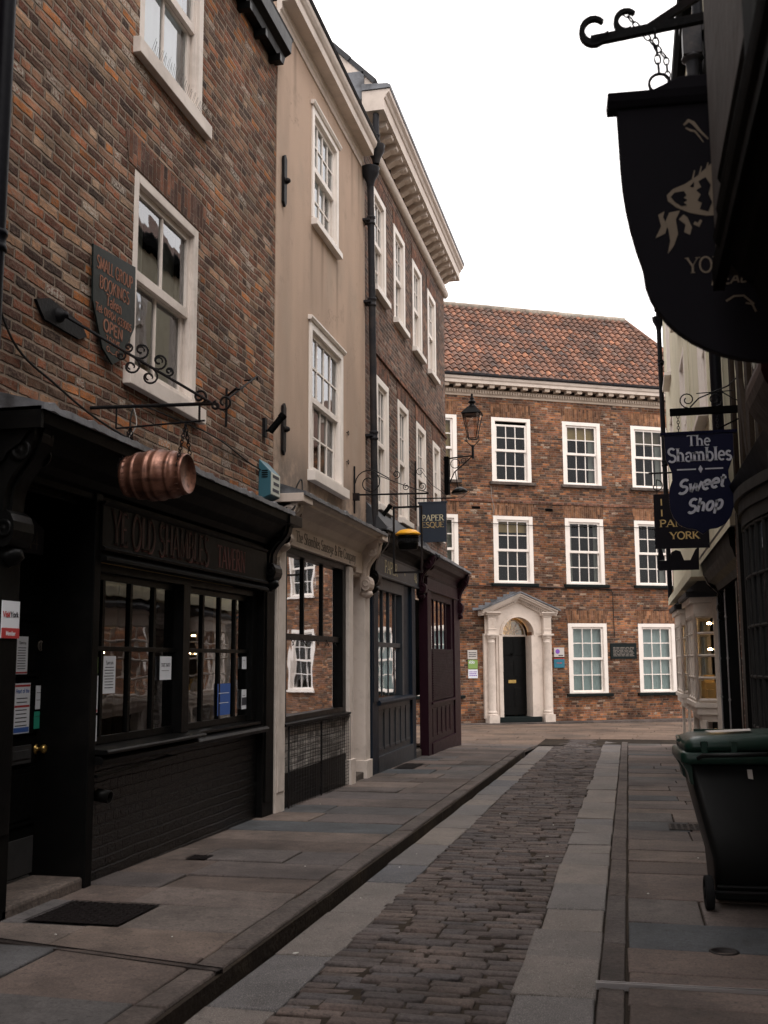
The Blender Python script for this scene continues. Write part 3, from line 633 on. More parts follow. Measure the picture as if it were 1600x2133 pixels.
while y < 25.6:
    d = random.uniform(.078, .115); x = -1.60+random.uniform(-.03, .01)
    bow = random.uniform(-.01, .01)
    while x < -.60:
        w_ = random.uniform(.14, .32); x1 = min(x+w_, -.578)
        if -.578-x1 < .08: x1 = -.578+random.uniform(-.01, .02)
        mx_ = (x+x1)/2+1.09; cam_ = .030*(1-(mx_/.52)**2); sk = .12*(mx_)*.25
        tint = random.random(); ox = random.uniform(-.008, .008); vs = []
        yy0, yy1 = y+.05*mx_*mx_, y+d+.05*mx_*mx_
        for ins, dz in ((.0, -.05), (.002, -.016), (.005, -.006), (.015, 0)):
            for i, (X, Y) in enumerate(((x, yy0), (x1, yy0), (x1, yy1), (x, yy1))):
                sx_ = 1 if i in (0, 3) else -1; sy_ = 1 if i < 2 else -1
                vs.append((X+sx_*(ins+.003)+random.uniform(-.006, .006), Y+sy_*(ins+.0025)+random.uniform(-.005, .005), G(Y)-.068+cam_+dz+ox+random.uniform(-.002, .002)))
        k = len(vs); vs.append(((x+x1)/2, (yy0+yy1)/2, G(y)-.068+cam_+ox+.003))
        fs = [(l*4+i, l*4+(i+1) % 4, l*4+4+(i+1) % 4, l*4+4+i) for l in range(3) for i in range(4)]+[(12+i, 12+(i+1) % 4, 16) for i in range(4)]
        b.add(vs, fs, tint, True); x = x1
    y += d
tag(b.build('roadway', 'sett'), kind='structure')
# earth filling the joints of the setts follows the camber
b = MB(); n_ = 8
for j in range(0, 28):
    for i in range(n_):
        xs = [-1.62+i*1.06/n_, -1.62+(i+1)*1.06/n_]; ys = [j*.92, (j+1)*.92]
        f = lambda X, Y: (X, Y, G(Y)-.080+.030*(1-((X+1.09)/.55)**2))
        b.add([f(xs[0], ys[0]), f(xs[1], ys[0]), f(xs[1], ys[1]), f(xs[0], ys[1])], [(0, 1, 2, 3)])
tag(b.build('roadway_joints', 'joint', recalc=False), kind='structure')
bed('pavement_bed_right', -.19, 1.6, -8, SMAX, -.028)
b = MB(); y = -4.0
while y < 23.2:
    d = random.uniform(.9, 1.7); e = y+d; block(b, -.185, -.065, y+.003, e-.003, -.012, depth=.06, bev=.008, tilt=.002); y = e
tag(b.build('kerb_right', 'kerb'), kind='structure')
b = MB(); y = -4.0
while y < 23.2:
    d = random.uniform(.38, .72); e = y+d; xs = [-.055]
    if random.random() < .6: xs.append(random.uniform(.3, .85))
    xs.append(1.5)
    for i in range(len(xs)-1): block(b, xs[i]+.006, xs[i+1]-.006, y+.006, e-.006, 0, tilt=.0035, jit=.006)
    y = e
tag(b.build('pavement_right', 'slab'), kind='structure')
# the little square before the end house
bed('square_bed', -14, 14, 23.4, 45, -.045)
b = MB(); y = 23.45
while y < 41:
    d = random.uniform(.45, .75); x = -11+random.random()
    while x < 9:
        w_ = random.uniform(.7, 1.3)
        if y < 25.4 and x < -.03 and x+w_ > -1.95:
            if x < -2.1: block(b, x+.005, -1.955, y+.005, y+d-.005, -.03, bev=.008, tilt=.002, jit=.006)
            x = -.02; continue
        block(b, x+.005, x+w_-.005, y+.005, y+d-.005, -.03, bev=.008, tilt=.002, jit=.008); x += w_
    y += d
tag(b.build('square_paving', 'far_paving'), kind='structure')
b = MB(EF)
for i in range(-8, 9): b.box(i*1.1, i*1.1+1.09, .05, .55, -.60, -.425, tint=random.random())
tag(b.build('end_kerb', 'kerb', bevel=.008), kind='structure')

# iron things let into the paving
def grille(name, label, cat, x0, x1, y0, y1, off, mat='grate', nx=6, ny=8, cross=True):
    b = MB(); cx = x1-x0; f = lambda X, Y, dz: (X, Y, G(Y)+off+dz)
    b.add([f(x0, y0, .004), f(x1, y0, .004), f(x1, y1, .004), f(x0, y1, .004)], [(0, 1, 2, 3)])
    for i in range(nx):
        for j in range(ny):
            X = x0+(i+.5)*(x1-x0)/nx; Y = y0+(j+.5)*(y1-y0)/ny; a = (x1-x0)/nx*.36; c = (y1-y0)/ny*.22
            if (i+j) % 2: a, c = min(a, c), max(a, c)*1.0
            b.add([f(X-a, Y-c, .005), f(X+a, Y-c, .005), f(X+a, Y+c, .005), f(X-a, Y+c, .005), f(X-a*.8, Y-c*.7, .009), f(X+a*.8, Y-c*.7, .009), f(X+a*.8, Y+c*.7, .009), f(X-a*.8, Y+c*.7, .009)], [(0, 1, 5, 4), (1, 2, 6, 5), (2, 3, 7, 6), (3, 0, 4, 7), (4, 5, 6, 7)])
    for (a, c, d, e) in ((x0-.015, x0, y0, y1), (x1, x1+.015, y0, y1), (x0-.015, x1+.015, y0-.015, y0), (x0-.015, x1+.015, y1, y1+.015)):
        b.add([f(a, d, .008), f(c, d, .008), f(c, e, .008), f(a, e, .008)], [(0, 1, 2, 3)])
    return tag(b.build(name, mat, recalc=False), label, cat)
grille('cellar_plate', 'chequered rusty iron cellar plate in the flagstones before the pub door', 'cellar plate', -3.42, -2.86, 5.72, 6.26, .052, nx=12, ny=12)
grille('vent_cover', 'small square iron vent cover in the flags by the black brick wall', 'vent cover', -3.36, -3.22, 7.86, 8.02, .052, nx=5, ny=4)
grille('coal_plate', 'dark square iron cover in the pavement before the grey-blue shopfront', 'inspection cover', -3.50, -3.22, 16.0, 16.95, .052, nx=6, ny=8)
grille('inspection_cover', 'worn rectangular cover set in the right pavement well beyond the wheelie bin', 'inspection cover', .34, .62, 10.6, 11.0, .003, nx=5, ny=5)
def strip(name, label, cat, a, c, wd, off, mat, studs=True):
    b = MB(); a = Vector(a); c = Vector(c); d = (c-a).normalized(); q = Vector((-d.y, d.x)); L = (c-a).length
    def f(s_, t, dz): p = a+d*s_+q*t; return (p.x, p.y, G(p.y)+off+dz)
    b.add([f(0, -wd/2, .006), f(L, -wd/2, .006), f(L, wd/2, .006), f(0, wd/2, .006)], [(0, 1, 2, 3)])
    for sgn in (-1, 1): b.add([f(0, sgn*wd/2, .012), f(L, sgn*wd/2, .012), f(L, sgn*(wd/2-.006), .012), f(0, sgn*(wd/2-.006), .012), f(L, sgn*wd/2, -.02), f(0, sgn*wd/2, -.02)], [(0, 1, 2, 3), (0, 1, 4, 5)])
    if studs:
        k = int(L/.03)
        for i in range(k):
            for dr in (1, -1):
                s0 = i*L/k; b.add([f(s0, -dr*wd*.42, .008), f(s0+.006, -dr*wd*.42, .008), f(s0+.036, dr*wd*.42, .0085), f(s0+.030, dr*wd*.42, .0085)], [(0, 1, 2, 3)])
    return tag(b.build(name, mat, recalc=False), label, cat)
strip('drain_channel', 'narrow diamond-patterned iron drain channel crossing the left pavement to the kerb', 'drain channel', (-3.6, 5.33), (-1.95, 4.98), .062, .048, 'drain')
strip('metal_strip', 'thin bare metal strip across the right pavement near the camera', 'metal strip', (-.2, 5.33), (1.3, 5.36), .035, .002, 'steel', False)
b = MB(); b.lathe((.44, 6.06, G(6)+.001), (0, 0, 1), [(.0, .002), (.055, .002), (.062, .007), (.075, .008), (.08, .001)], 20)
tag(b.build('stopcock_lid', 'grate'), 'small round iron stopcock lid in the right pavement in front of the bin', 'stopcock lid')
for i in range(18):
    x = random.choice([random.uniform(-3.5, -2.2), random.uniform(-3.45, -3.2), random.uniform(-1.9, -1.7), random.uniform(.0, .5), random.uniform(-1.5, -.7)]); y = random.uniform(4.9, 12)
    off = .053 if x < -2 else (-.048 if x < -.1 else .004)
    a = random.uniform(0, 3.1); l_ = random.uniform(.004, .018); w_ = random.uniform(.003, .008)
    b = MB(); vs = []
    for j in range(6):
        th = 2*pi*j/6; r_ = random.uniform(.7, 1.2); vs.append((x+cos(a)*cos(th)*l_*r_-sin(a)*sin(th)*w_, y+sin(a)*cos(th)*l_*r_+cos(a)*sin(th)*w_, G(y)+off))
    k = len(vs); vs += [(q[0], q[1], q[2]+.004) for q in vs]
    b.add(vs, [tuple(range(k)), tuple(range(2*k-1, k-1, -1))]+[(j, (j+1) % k, k+(j+1) % k, k+j) for j in range(k)])
    tag(b.build('litter_scrap', 'litter'), 'tiny pale scrap of litter or chewing gum trodden on the stones', 'litter', 'scraps of litter on the street')

# ================================================================== LEFT ROW
def cornice(fr, parent, prof, u0, u1, mat, name='cornice', bevel=.003, m0=None, m1=None):
    return MB(fr).prism(prof, u0, u1, m0=m0, m1=m1).build(name, mat, parent, bevel=bevel)
def console(fr, parent, u0, u1, zt, zb, proj, mat, name='console'):
    """carved S-bracket: heavy scroll above, smaller curl below"""
    H = zt-zb; b = MB(fr); prof = [(0, zt), (proj, zt), (proj, zt-.05*H)]
    for i in range(13):
        a = i/12; n = proj*(.95-.75*a)+.10*proj*sin(a*pi*2.2); z = zt-.05*H-(H*.62)*a; prof.append((max(n, .03), z))
    c = (proj*.28, zb+.20*H)
    for i in range(9): th = radians(80-230*i/8); prof.append((c[0]+proj*.26*cos(th), c[1]+.14*H*sin(th)))
    prof.append((0, zb+.02*H)); b.prism(prof, u0, u1)
    wd = u1-u0
    b.prism([(n*1.0+.018 if n > .01 else 0, z) for n, z in prof[2:16]]+[(0, prof[15][1])], u0+wd*.28, u1-wd*.28)
    for (cn, cz, r) in ((proj*.62, zt-.22*H, proj*.26), (proj*.30, zb+.20*H, proj*.20)):
        for uu, sg in ((u0, -1), (u1, 1)): b.lathe((uu, cn, cz), (sg, 0, 0), [(r, 0), (r, .010), (r*.6, .012), (r*.55, .004), (r*.25, .016), (0, .018)], 16)
    b.lathe((u0+wd*.5, proj*.20, zb+.03*H), (0, 0, -1), [(0, -.03), (wd*.34, -.02), (wd*.40, .03), (wd*.22, .07), (0, .09)], 12)
    return b.build(name, mat, parent)
def leadtop(fr, parent, u0, u1, n0, n1, z0, z1, seed=1, over=.015):
    """dressed lead sheet over a shop cornice with an uneven drip edge"""
    rnd = random.Random(seed); b = MB(fr); k = int((u1-u0)/.06); vs = []
    for i in range(k+1):
        u = u0+(u1-u0)*i/k; j = rnd.uniform(-.006, .008)+(.016 if rnd.random() < .08 else 0)
        vs += [(u, n0, z1), (u, n1-.03, z0+.024+j*.6), (u, n1+over, z0+.012+j), (u, n1+over+.003, z0-.030+j*.5), (u, n1+over-.008, z0-.030)]
    b.add(vs, [(i*5+j, i*5+5+j, i*5+6+j, i*5+1+j) for i in range(k) for j in range(4)], smooth=False)
    b.add([vs[0], vs[1], vs[2], vs[3], (u0, n0, z0-.03)], [(0, 1, 2, 3, 4)]); b.add([vs[-5], vs[-4], vs[-3], vs[-2], (u1, n0, z0-.03)], [(0, 1, 2, 3, 4)])
    return b.build('lead_flashing', 'lead', parent, recalc=False)
def fascia(fr, parent, u0, u1, n, z0, z1, mat, th=.04):
    b = MB(fr).box(u0, u1, n-th, n, z0, z1).prism([(n, z0), (n+.02, z0), (n+.025, z0+.02), (n+.005, z0+.035), (n, z0+.035)], u0, u1).prism([(n, z1-.03), (n+.012, z1-.02), (n+.022, z1), (n, z1)], u0, u1)
    return b.build('fascia', mat, parent, bevel=.002)

# ---- the pub
pub = thing('pub_building', 'tall brown brick pub with black painted shopfront at the left edge', 'pub', LF, 7.8, 0, 0)
W1 = (7.19, 8.46, 3.72, 5.32); W2 = (7.20, 8.48, 6.40, 8.05)
wall(LF, pub, 'brick_pub', 5.02, 10.575, 2.7, 8.6, [W1, W2], ends=6)
MB(LF).plate([(7.08, 5.335), (8.56, 5.335), (8.64, 5.60), (7.0, 5.60)], -.03, .006, swap=True).build('lintel', 'arch_dark', pub)
MB(LF).plate([(7.08, 8.06), (8.56, 8.06), (8.64, 8.30), (7.0, 8.30)], -.03, .006, swap=True).build('lintel', 'arch_dark', pub)
def big_sash(W, blind=None, curtain=None):
    return sash(LF, pub, *W, 2, 1, 1, n=-.01, fw_=.085, sill=(.10, .075, .15, 0), mat='white_old', bar=.028, gl='glass_old', sf=.06, curtain=curtain, blind=blind)
w1 = big_sash(W1, curtain=(.42, .30, 'curtain')); w2 = big_sash(W2, blind='blind_white')
b = MB(LF)
for i in range(46):
    u = 7.3+i*.028; a = random.uniform(-.5, .5); b.tube([(u, .06, 6.37), (u+.03*a, .07+.03*random.random(), 6.37+random.uniform(.07, .12))], .0014, 3)
b.build('bird_spikes', 'iron', w2)
# eaves box and roof of the pub
b = MB(LF).prism([(0, 8.12), (.10, 8.12), (.12, 8.2), (.19, 8.24), (.20, 8.40), (0, 8.42)], 4.9, 10.52)
for i in range(12): u = 5.0+i*.48; b.box(u, u+.07, .0, .14, 8.04, 8.121)
b.build('gutter', 'black', pub, bevel=.003)
MB(LF).prism([(.18, 8.40), (.20, 8.44), (-2.9, 11.2), (-6, 8.44), (-6, 8.40)], 5.02, 10.575).build('roof', 'slate', pub)
# shopfront
cornice(LF, pub, [(0, 2.62), (.03, 2.62), (.035, 2.66), (.07, 2.68), (.10, 2.73), (.18, 2.78), (.24, 2.86), (.31, 2.90), (.32, 2.985), (0, 2.985)], 5.47, 10.24, 'charcoal', bevel=.002)
leadtop(LF, pub, 5.44, 10.28, 0, .33, 3.0, 3.10, 3)
MB(LF).box(5.44, 5.47, 0, .33, 2.86, 2.99).build('cornice_return', 'charcoal', pub)
fb = fascia(LF, pub, 6.72, 10.2, .07, 2.27, 2.62, 'charcoal')
q = MB(LF); write(q, 'YE OLD SHAMBLES', 6.86, 2.325, .25, width=1.80, wt=.17, n0=.069, n1=.073); q.build('lettering', 'letter_red', fb)
q = MB(LF); write(q, 'YE OLD SHAMBLES', 6.85, 2.335, .25, width=1.80, wt=.12, n0=.074, n1=.077); q.build('lettering', 'letter_buff', fb)
q = MB(LF); write(q, 'TAVERN', 8.86, 2.335, .20, width=.72, wt=.16, n0=.069, n1=.073); q.build('lettering', 'letter_red', fb)
cornice(LF, pub, [(0, 2.20), (.10, 2.20), (.10, 2.225), (.06, 2.25), (.05, 2.272), (0, 2.272)], 6.74, 10.2, 'grey_dark', 'moulding')
MB(LF).box(6.66, 6.755, -.35, .05, -.1, 2.75).build('post', 'charcoal', pub, bevel=.006)
MB(LF).box(5.47, 5.76, -.35, .04, -.1, 2.55).box(5.50, 5.73, .04, .055, .5, 2.1).build('pilaster', 'charcoal', pub, bevel=.006)
MB(LF).box(10.22, 10.56, -.3, .04, -.2, 2.75).box(10.27, 10.51, .04, .055, .1, 2.2).build('pilaster', 'charcoal', pub, bevel=.006)
#
console(LF, pub, 5.50, 5.72, 2.92, 2.12, .27, 'black'); console(LF, pub, 10.28, 10.50, 2.92, 2.28, .26, 'black')
MB(LF).box(10.16, 10.58, 0, .33, 2.885, 2.99).build('cornice_block', 'black', pub, bevel=.005)
wall(LF, pub, 'brick_black', 6.755, 10.22, -.2, .80, [], n=-.02, depth=.1, ends=.4, name='stall_riser')
MB(LF).prism([(-.12, .80), (.10, .80), (.115, .83), (.09, .855), (-.12, .87)], 6.75, 10.22).prism([(-.14, .875), (.03, .875), (.03, .90), (-.14, .915)], 6.76, 10.2).build('sill', 'black', pub, bevel=.004)
MB(LF).prism([(-.10, .87), (.14, .87), (.15, .885), (.14, .90), (-.10, .91)], 6.75, 8.50).build('ledge', 'black', pub, bevel=.004)
# window sashes of black timber
fw = MB(LF).box(6.76, 6.84, -.16, -.03, .91, 2.20).box(10.08, 10.22, -.16, -.03, .91, 2.20).box(6.84, 10.08, -.16, -.03, 2.14, 2.20).box(8.33, 8.47, -.15, -.01, .91, 2.14).build('shop_window', 'black', pub, bevel=.004)
for (a, c, ms) in ((6.84, 8.33, (7.06, 7.50, 7.92)), (8.47, 10.08, (8.93, 9.34, 9.74))):
    q = MB(LF).box(a, c, -.12, -.085, .915, .97).box(a, c, -.12, -.085, 2.09, 2.14).box(a, c, -.125, -.075, 1.575, 1.61)
    for x in ms: q.box(x-.02, x+.02, -.12, -.08, .97, 2.09)
    q.build('mullion', 'black', fw, bevel=.002)
    MB(LF).add([(a, -.10, .95), (c, -.10, .95), (c, -.10, 2.1), (a, -.10, 2.1)], [(0, 1, 2, 3)]).build('glass', 'glass_shop', fw, recalc=False)
    q = MB(LF)
    for (x0, x1) in ((a+.40, a+.82), (c-.72, c-.52)):
        for i in range(10): p0 = x0+(x1-x0)*i/10; p1 = x0+(x1-x0)*(i+1)/10; q.add([(p0, -.26-.03*(i % 2), .95), (p1, -.26-.03*((i+1) % 2), .95), (p1+.05, -.26-.03*((i+1) % 2), 2.1), (p0+.05, -.26-.03*(i % 2), 2.1)], [(0, 1, 2, 3)], smooth=True)
    q.build('curtain', 'curtain_brown', fw, recalc=False)
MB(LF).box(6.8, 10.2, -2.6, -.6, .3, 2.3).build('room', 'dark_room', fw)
# doorway in its lobby
q = MB(LF)
q.add([(5.76, -.02, -.1), (5.76, -.40, -.1), (5.76, -.40, 2.75), (5.76, -.02, 2.75)], [(0, 1, 2, 3)]).add([(6.66, -.35, -.1), (6.75, -.36, -.1), (6.75, -.36, 2.75), (6.66, -.35, 2.75)], [(0, 1, 2, 3)])
q.box(5.70, 6.78, -.42, -.36, 2.08, 2.75).box(5.76, 6.66, -.36, -.02, 2.70, 2.75); q.build('lobby_panelling', 'black_matt', pub)
d = MB(LF).box(5.78, 6.74, -.39, -.35, .09, 2.08)
for (z0, z1) in ((.42, .80), (1.02, 1.34), (1.40, 1.72), (1.78, 2.0)):
    for (u0, u1) in ((5.86, 6.22), (6.30, 6.66)): d.box(u0, u1, -.35, -.338, z0, z1).box(u0+.04, u1-.04, -.338, -.330, z0+.04, z1-.04)
d = d.build('door', 'charcoal', pub, bevel=.004)
MB(LF).box(5.86, 6.71, -.35, -.340, .10, .34).build('kick_plate', 'kick', d, bevel=.002)
MB(LF).box(6.30, 6.56, -.334, -.318, .83, .95).box(6.33, 6.53, -.318, -.312, .86, .92).build('letterbox', 'kick', d, bevel=.003)
q = MB(LF); q.lathe((6.66, -.345, .91), (0, 1, 0), [(.0, 0), (.035, 0), (.035, .008), (.014, .012), (.014, .035), (.03, .045), (.034, .065), (.022, .08), (0, .084)], 16); q.build('door_knob', 'brass', d)
q = MB(LF); q.lathe((6.69, -.345, 1.43), (0, 1, 0), [(0, 0), (.022, 0), (.022, .012), (.012, .03), (0, .032)], 12); q.build('door_lock', 'brass', d)
MB(LF).box(5.70, 6.66, -.34, .04, -.1, .085, tint=.6).build('doorstep', 'step', pub, bevel=.02)
lb = MB(LF).box(5.90, 6.62, -.075, -.05, 2.58, 2.74).build('licence_board', 'charcoal', pub, bevel=.003)
q = MB(LF); write(q, 'LICENSED', 5.98, 2.61, .10, width=.54, wt=.14, n0=-.05, n1=-.047); q.build('lettering', 'letter_buff', lb)
nb = MB(LF).plate([(6.36, 2.24), (6.64, 2.24), (6.64, 2.42), (6.55, 2.45), (6.50, 2.48), (6.45, 2.45), (6.36, 2.42)], -.355, -.335).build('number_plate', 'print', pub)
q = MB(LF); write(q, '44', 6.42, 2.27, .12, wt=.13, serif=False, n0=-.335, n1=-.332); q.build('lettering', 'letter_grey', nb)
q = MB(LF); q.tube([(6.78, .05, .72), (7.5, .05, .735), (8.1, .05, .745), (8.1, -.02, .745)], .012, 8); q.tube([(6.80, .05, .72), (6.80, -.02, .72)], .012, 8); q.build('pipe', 'black', pub)
q = MB(LF); q.lathe((6.93, -.02, .58), (0, 1, -.15), [(.045, 0), (.045, .10), (.038, .10), (.038, .02)], 18); q.build('vent_pipe', 'black', pub)

def poster(fr, u0, u1, z0, z1, n, label, lines=6, head=None, mat='paper', inks=('print',), extra=None, name='notice', seed=0, cat='notice', bars=None):
    rnd = random.Random(seed+int(u0*100)); r = MB(fr).box(u0, u1, n, n+.0015, z0, z1).build(name, mat); tag(r, label, cat)
    H = z1-z0; W_ = u1-u0; q = MB(fr)
    for i in range(lines):
        z = z1-H*(.30+.62*i/lines); l_ = W_*rnd.uniform(.35, .42); q.box((u0+u1)/2-l_, (u0+u1)/2+l_*rnd.uniform(.7, 1), n+.0018, n+.0024, z-H*.012, z+H*.008)
    if head: write(q, head[0], (u0+u1)/2, z1-H*head[1], H*head[2], width=W_*head[3], wt=.16, serif=False, n0=n+.0018, n1=n+.0024, align='c')
    q.build('print', inks[0], r)
    for (m_, a, c) in (bars or []): MB(fr).box(u0+W_*.03, u1-W_*.03, n+.0018, n+.0026, z0+H*a, z0+H*c).build('print_band', m_, r)
    return r
gn = -.082
poster(LF, 7.08, 7.27, 1.27, 1.54, gn, 'tall white notice with black heading in the pub window, third pane corner', 8, ('Specials', .22, .09, .6))
poster(LF, 8.04, 8.26, 1.35, 1.54, gn, 'small white notice in the pub window beside the thick centre post', 2, ('TAKE AWAY', .45, .13, .8), seed=2)
poster(LF, 6.87, 7.00, 1.42, 1.535, gn, 'small green card at the left edge of the pub window', 2, ('6', .75, .3, .25), mat='green_card')
poster(LF, 6.865, 7.01, 1.14, 1.40, gn, 'narrow pale notice with red foot band under the green card', 8, None, bars=[('print_red', .02, .09)])
poster(LF, 6.865, 7.01, .94, 1.12, gn, 'pale blue notice at the bottom left corner of the pub window', 6, None)
poster(LF, 9.30, 9.62, 1.0, 1.29, gn, 'blue card standing in the right half of the pub window', 2, None, mat='print_blue', inks=('paper',))
poster(LF, 9.93, 10.06, 1.03, 1.22, gn, 'small white and black card at the right edge of the pub window', 2, None, bars=[('print', .2, .6)])
poster(LF, 9.93, 10.05, 1.42, 1.54, gn, 'tiny pale sticker high at the right edge of the pub window', 1, None)
poster(LF, 6.34, 6.48, 1.42, 1.67, -.328, 'white notice with a dark red foot line, upper one on the pub door', 9, ('Opening', .2, .07, .6), bars=[('print_red', .02, .06)])
r = poster(LF, 6.34, 6.53, 1.03, 1.36, -.328, 'large white notice with red and blue bands, lower one on the pub door', 8, None, bars=[('print_red', .93, .97), ('print_red', .52, .56), ('print_blue', .02, .12)])
q = MB(LF); write(q, 'Heart of the', 6.435, 1.295, .028, width=.16, wt=.18, serif=False, n0=-.3262, n1=-.3256, align='c'); q.build('print', 'print_blue', r)
poster(LF, 6.60, 6.68, 1.18, 1.34, -.328, 'small pale sticker beside the large notice on the pub door', 2, None)
poster(LF, 6.59, 6.71, 1.05, 1.165, -.328, 'small teal sticker above the letterbox of the pub door', 1, None, mat='teal_card')
q = MB(LF); q.lathe((6.64, -.328, 1.61), (0, 1, 0), [(.036, 0), (.036, .002), (.030, .002)], 20); q.box(6.625, 6.632, -.327, -.326, 1.58, 1.64).box(6.645, 6.652, -.327, -.326, 1.58, 1.64)
tag(q.build('door_sticker', 'letter_grey'), 'round black and white sticker high on the pub door', 'sticker')
r = tag(MB(LF).box(5.55, 5.735, .056, .062, 1.64, 1.86).build('visitor_sign', 'paper', bevel=.001), 'white and red visitor board screwed to the pub doorpost at the left edge', 'sign')
q = MB(LF); write(q, 'Visit', 5.56, 1.765, .032, width=.075, wt=.22, serif=True, n0=.062, n1=.064); q.build('lettering', 'print_red', r)
q = MB(LF); write(q, 'York', 5.637, 1.765, .032, width=.085, wt=.22, serif=True, n0=.062, n1=.064); q.build('lettering', 'print', r)
rb = MB(LF).box(5.55, 5.735, .0622, .0645, 1.64, 1.70).build('red_band', 'print_red', r)
q = MB(LF); write(q, 'Member', 5.643, 1.656, .026, width=.10, wt=.16, serif=False, n0=.065, n1=.066, align='c'); q.build('lettering', 'paper', rb)
# ---- things fixed to the pub front
r = MB(LF).plate([(6.50, 4.43), (7.16, 4.50), (7.17, 4.02), (6.98, 3.72), (6.84, 3.64), (6.68, 3.72), (6.52, 4.02)], .03, .045).build('hanging_board', 'board_green', bevel=.002)
tag(r, 'dark green shield-shaped bookings board on the brick left of the lower pub window', 'sign')
q = MB(LF)
for s_, z, h, wd in (('SMALL GROUP', 4.29, .095, .56), ('BOOKINGS', 4.155, .095, .46)): write(q, s_, 6.835, z+.0, h, width=wd, wt=.13, serif=False, n0=.045, n1=.048, align='c', rise=.05)
write(q, 'Taken', 6.83, 4.05, .085, width=.24, wt=.15, serif=False, n0=.045, n1=.048, align='c'); write(q, 'Tel: 01904 633005', 6.835, 3.965, .058, width=.56, wt=.15, serif=False, n0=.045, n1=.048, align='c')
write(q, 'OPEN', 6.83, 3.855, .085, width=.30, wt=.20, serif=False, n0=.045, n1=.048, align='c'); write(q, '7 DAYS', 6.83, 3.775, .055, width=.22, wt=.15, serif=False, n0=.045, n1=.048, align='c')
q.ribbon([p for p in arc(6.76, 3.735, .02, .02, 0, 360, 10)], .005, .045, .048); q.ribbon([p for p in arc(6.90, 3.735, .02, .02, 0, 360, 10)], .005, .045, .048); q.ribbon([(6.78, 3.725), (6.83, 3.715), (6.88, 3.725)], .005, .045, .048)
q.build('lettering', 'letter_orange', r)
# wrought iron bracket with barrel
S0 = 6.62; q = MB(SFr(S0)); f0 = -3.62
r = thing('sign_bracket', 'long black wrought iron bracket with scrollwork carrying the copper barrel', 'bracket', SFr(S0), f0, 0, 3.24)
MB(SFr(S0)).tube([(f0, 0, 3.27), (-2.70, 0, 3.245)], .013, 8).tube([(-3.42, 0, 3.11), (-2.76, 0, 3.13)], .007, 6).tube([(-3.42, 0, 3.11), (-3.42, 0, 3.27)], .006, 6).tube([(-2.80, 0, 3.12), (-2.80, 0, 3.25)], .008, 6).tube(spiral((-2.62, 3.25), .06, .02, 180, 1.2), .008, 6).tube(spiral((-2.80, 3.30), .055, .015, -90, 1.3), .009, 6).tube(spiral((-2.68, 3.23), .03, .01, 90, 1.2), .010, 6).build('arm', 'iron', r)
qd = MB(WF); A_ = Vector((-3.60, 6.12, 3.80)); B_ = Vector((-2.72, S0, 3.255)); qd.tube([A_, B_], .010, 8); qd.build('stay', 'iron', r)
q = MB(LF).plate([(5.84, 3.80), (6.0, 3.86), (6.42, 3.82), (6.50, 3.75), (6.40, 3.70), (5.95, 3.70)], 0, .02); q.lathe((6.12, .02, 3.78), (0, 1, 0), [(.05, 0), (.045, .02), (.02, .04), (.025, .06), (0, .07)], 12); q.build('wall_plate', 'iron', r)
q = MB(WF); dd = (B_-A_).normalized(); up_ = Vector((0, 0, 1)); nn_ = (up_-dd*up_.dot(dd)).normalized()
for k_, (tt, sg) in enumerate(((.50, 1), (.50, -1), (.62, 1), (.62, -1), (.70, 1), (.42, -1), (.43, 1))):
    c = A_+(B_-A_)*tt; R_ = .062 if k_ < 4 else .035; cc = c+nn_*sg*(R_+.004)
    pts = [tuple(cc+dd*(cos(th)*rr)+nn_*(sin(th)*rr)) for th, rr in [(radians(-90*sg+sg*a_), R_*(1-.0022*a_*.9) if a_ < 300 else R_*max(.2, .4-(a_-300)*.001)) for a_ in range(0, 420, 24)]]
    q.tube(pts, .0075, 6)
    q.tube([tuple(cc+dd*(cos(th)*R_*.38)+nn_*(sin(th)*R_*.38)) for th in [2*pi*j/10 for j in range(9)]], .006, 6)
q.build('scrollwork', 'iron', r)
bx, bz = -3.10, 2.765
for X in (-3.33, -2.90):
    for sg in (-1, 1): chain(MB(WF), (X+(.02 if X < -3 else -.0), S0, 3.11), (X, S0+sg*.135, bz+.03), ln=.032, r=.0042, wd=.012).build('chain', 'iron', r)
R_ = .168; prof = []
BS = .86
hoops = [(-.265, .127), (-.262, .139), (-.232, .141), (-.230, .137), (-.19, .150), (-.165, .155), (-.163, .162), (-.135, .166), (-.132, .161), (-.12, .163), (-.055, .170), (-.05, .178), (-.02, .178), (-.015, .170), (.015, .170), (.02, .178), (.05, .178), (.055, .170), (.12, .163), (.132, .161), (.135, .166), (.163, .162), (.165, .155), (.19, .150), (.230, .137), (.232, .142), (.262, .138), (.266, .131), (.242, .128), (.240, .0)]
r = tag(MB(WF).lathe((bx, S0, bz), (1, 0, 0), [(0, -.222), (.118, -.220)]+[(b_, a_*BS) for a_, b_ in hoops], 40).build('barrel', 'copper'), 'copper coloured barrel hanging on chains above the pub fascia', 'barrel')
q = MB(WF)
for X in (-.195, .185):
    for i in range(20):
        a = 2*pi*i/20; rr = .141 if X > 0 else .140; q.box(bx+X-.018, bx+X+.018, S0+cos(a)*rr-.003, S0+cos(a)*rr+.003, bz+sin(a)*rr-.003, bz+sin(a)*rr+.003)
q.build('hoop_stitching', 'copper', r)
r = thing('wall_hook_bracket', 'rusty iron hook with a long slanting arm on the brick right of the pub window', 'bracket', LF, 9.2, 0, 3.7)
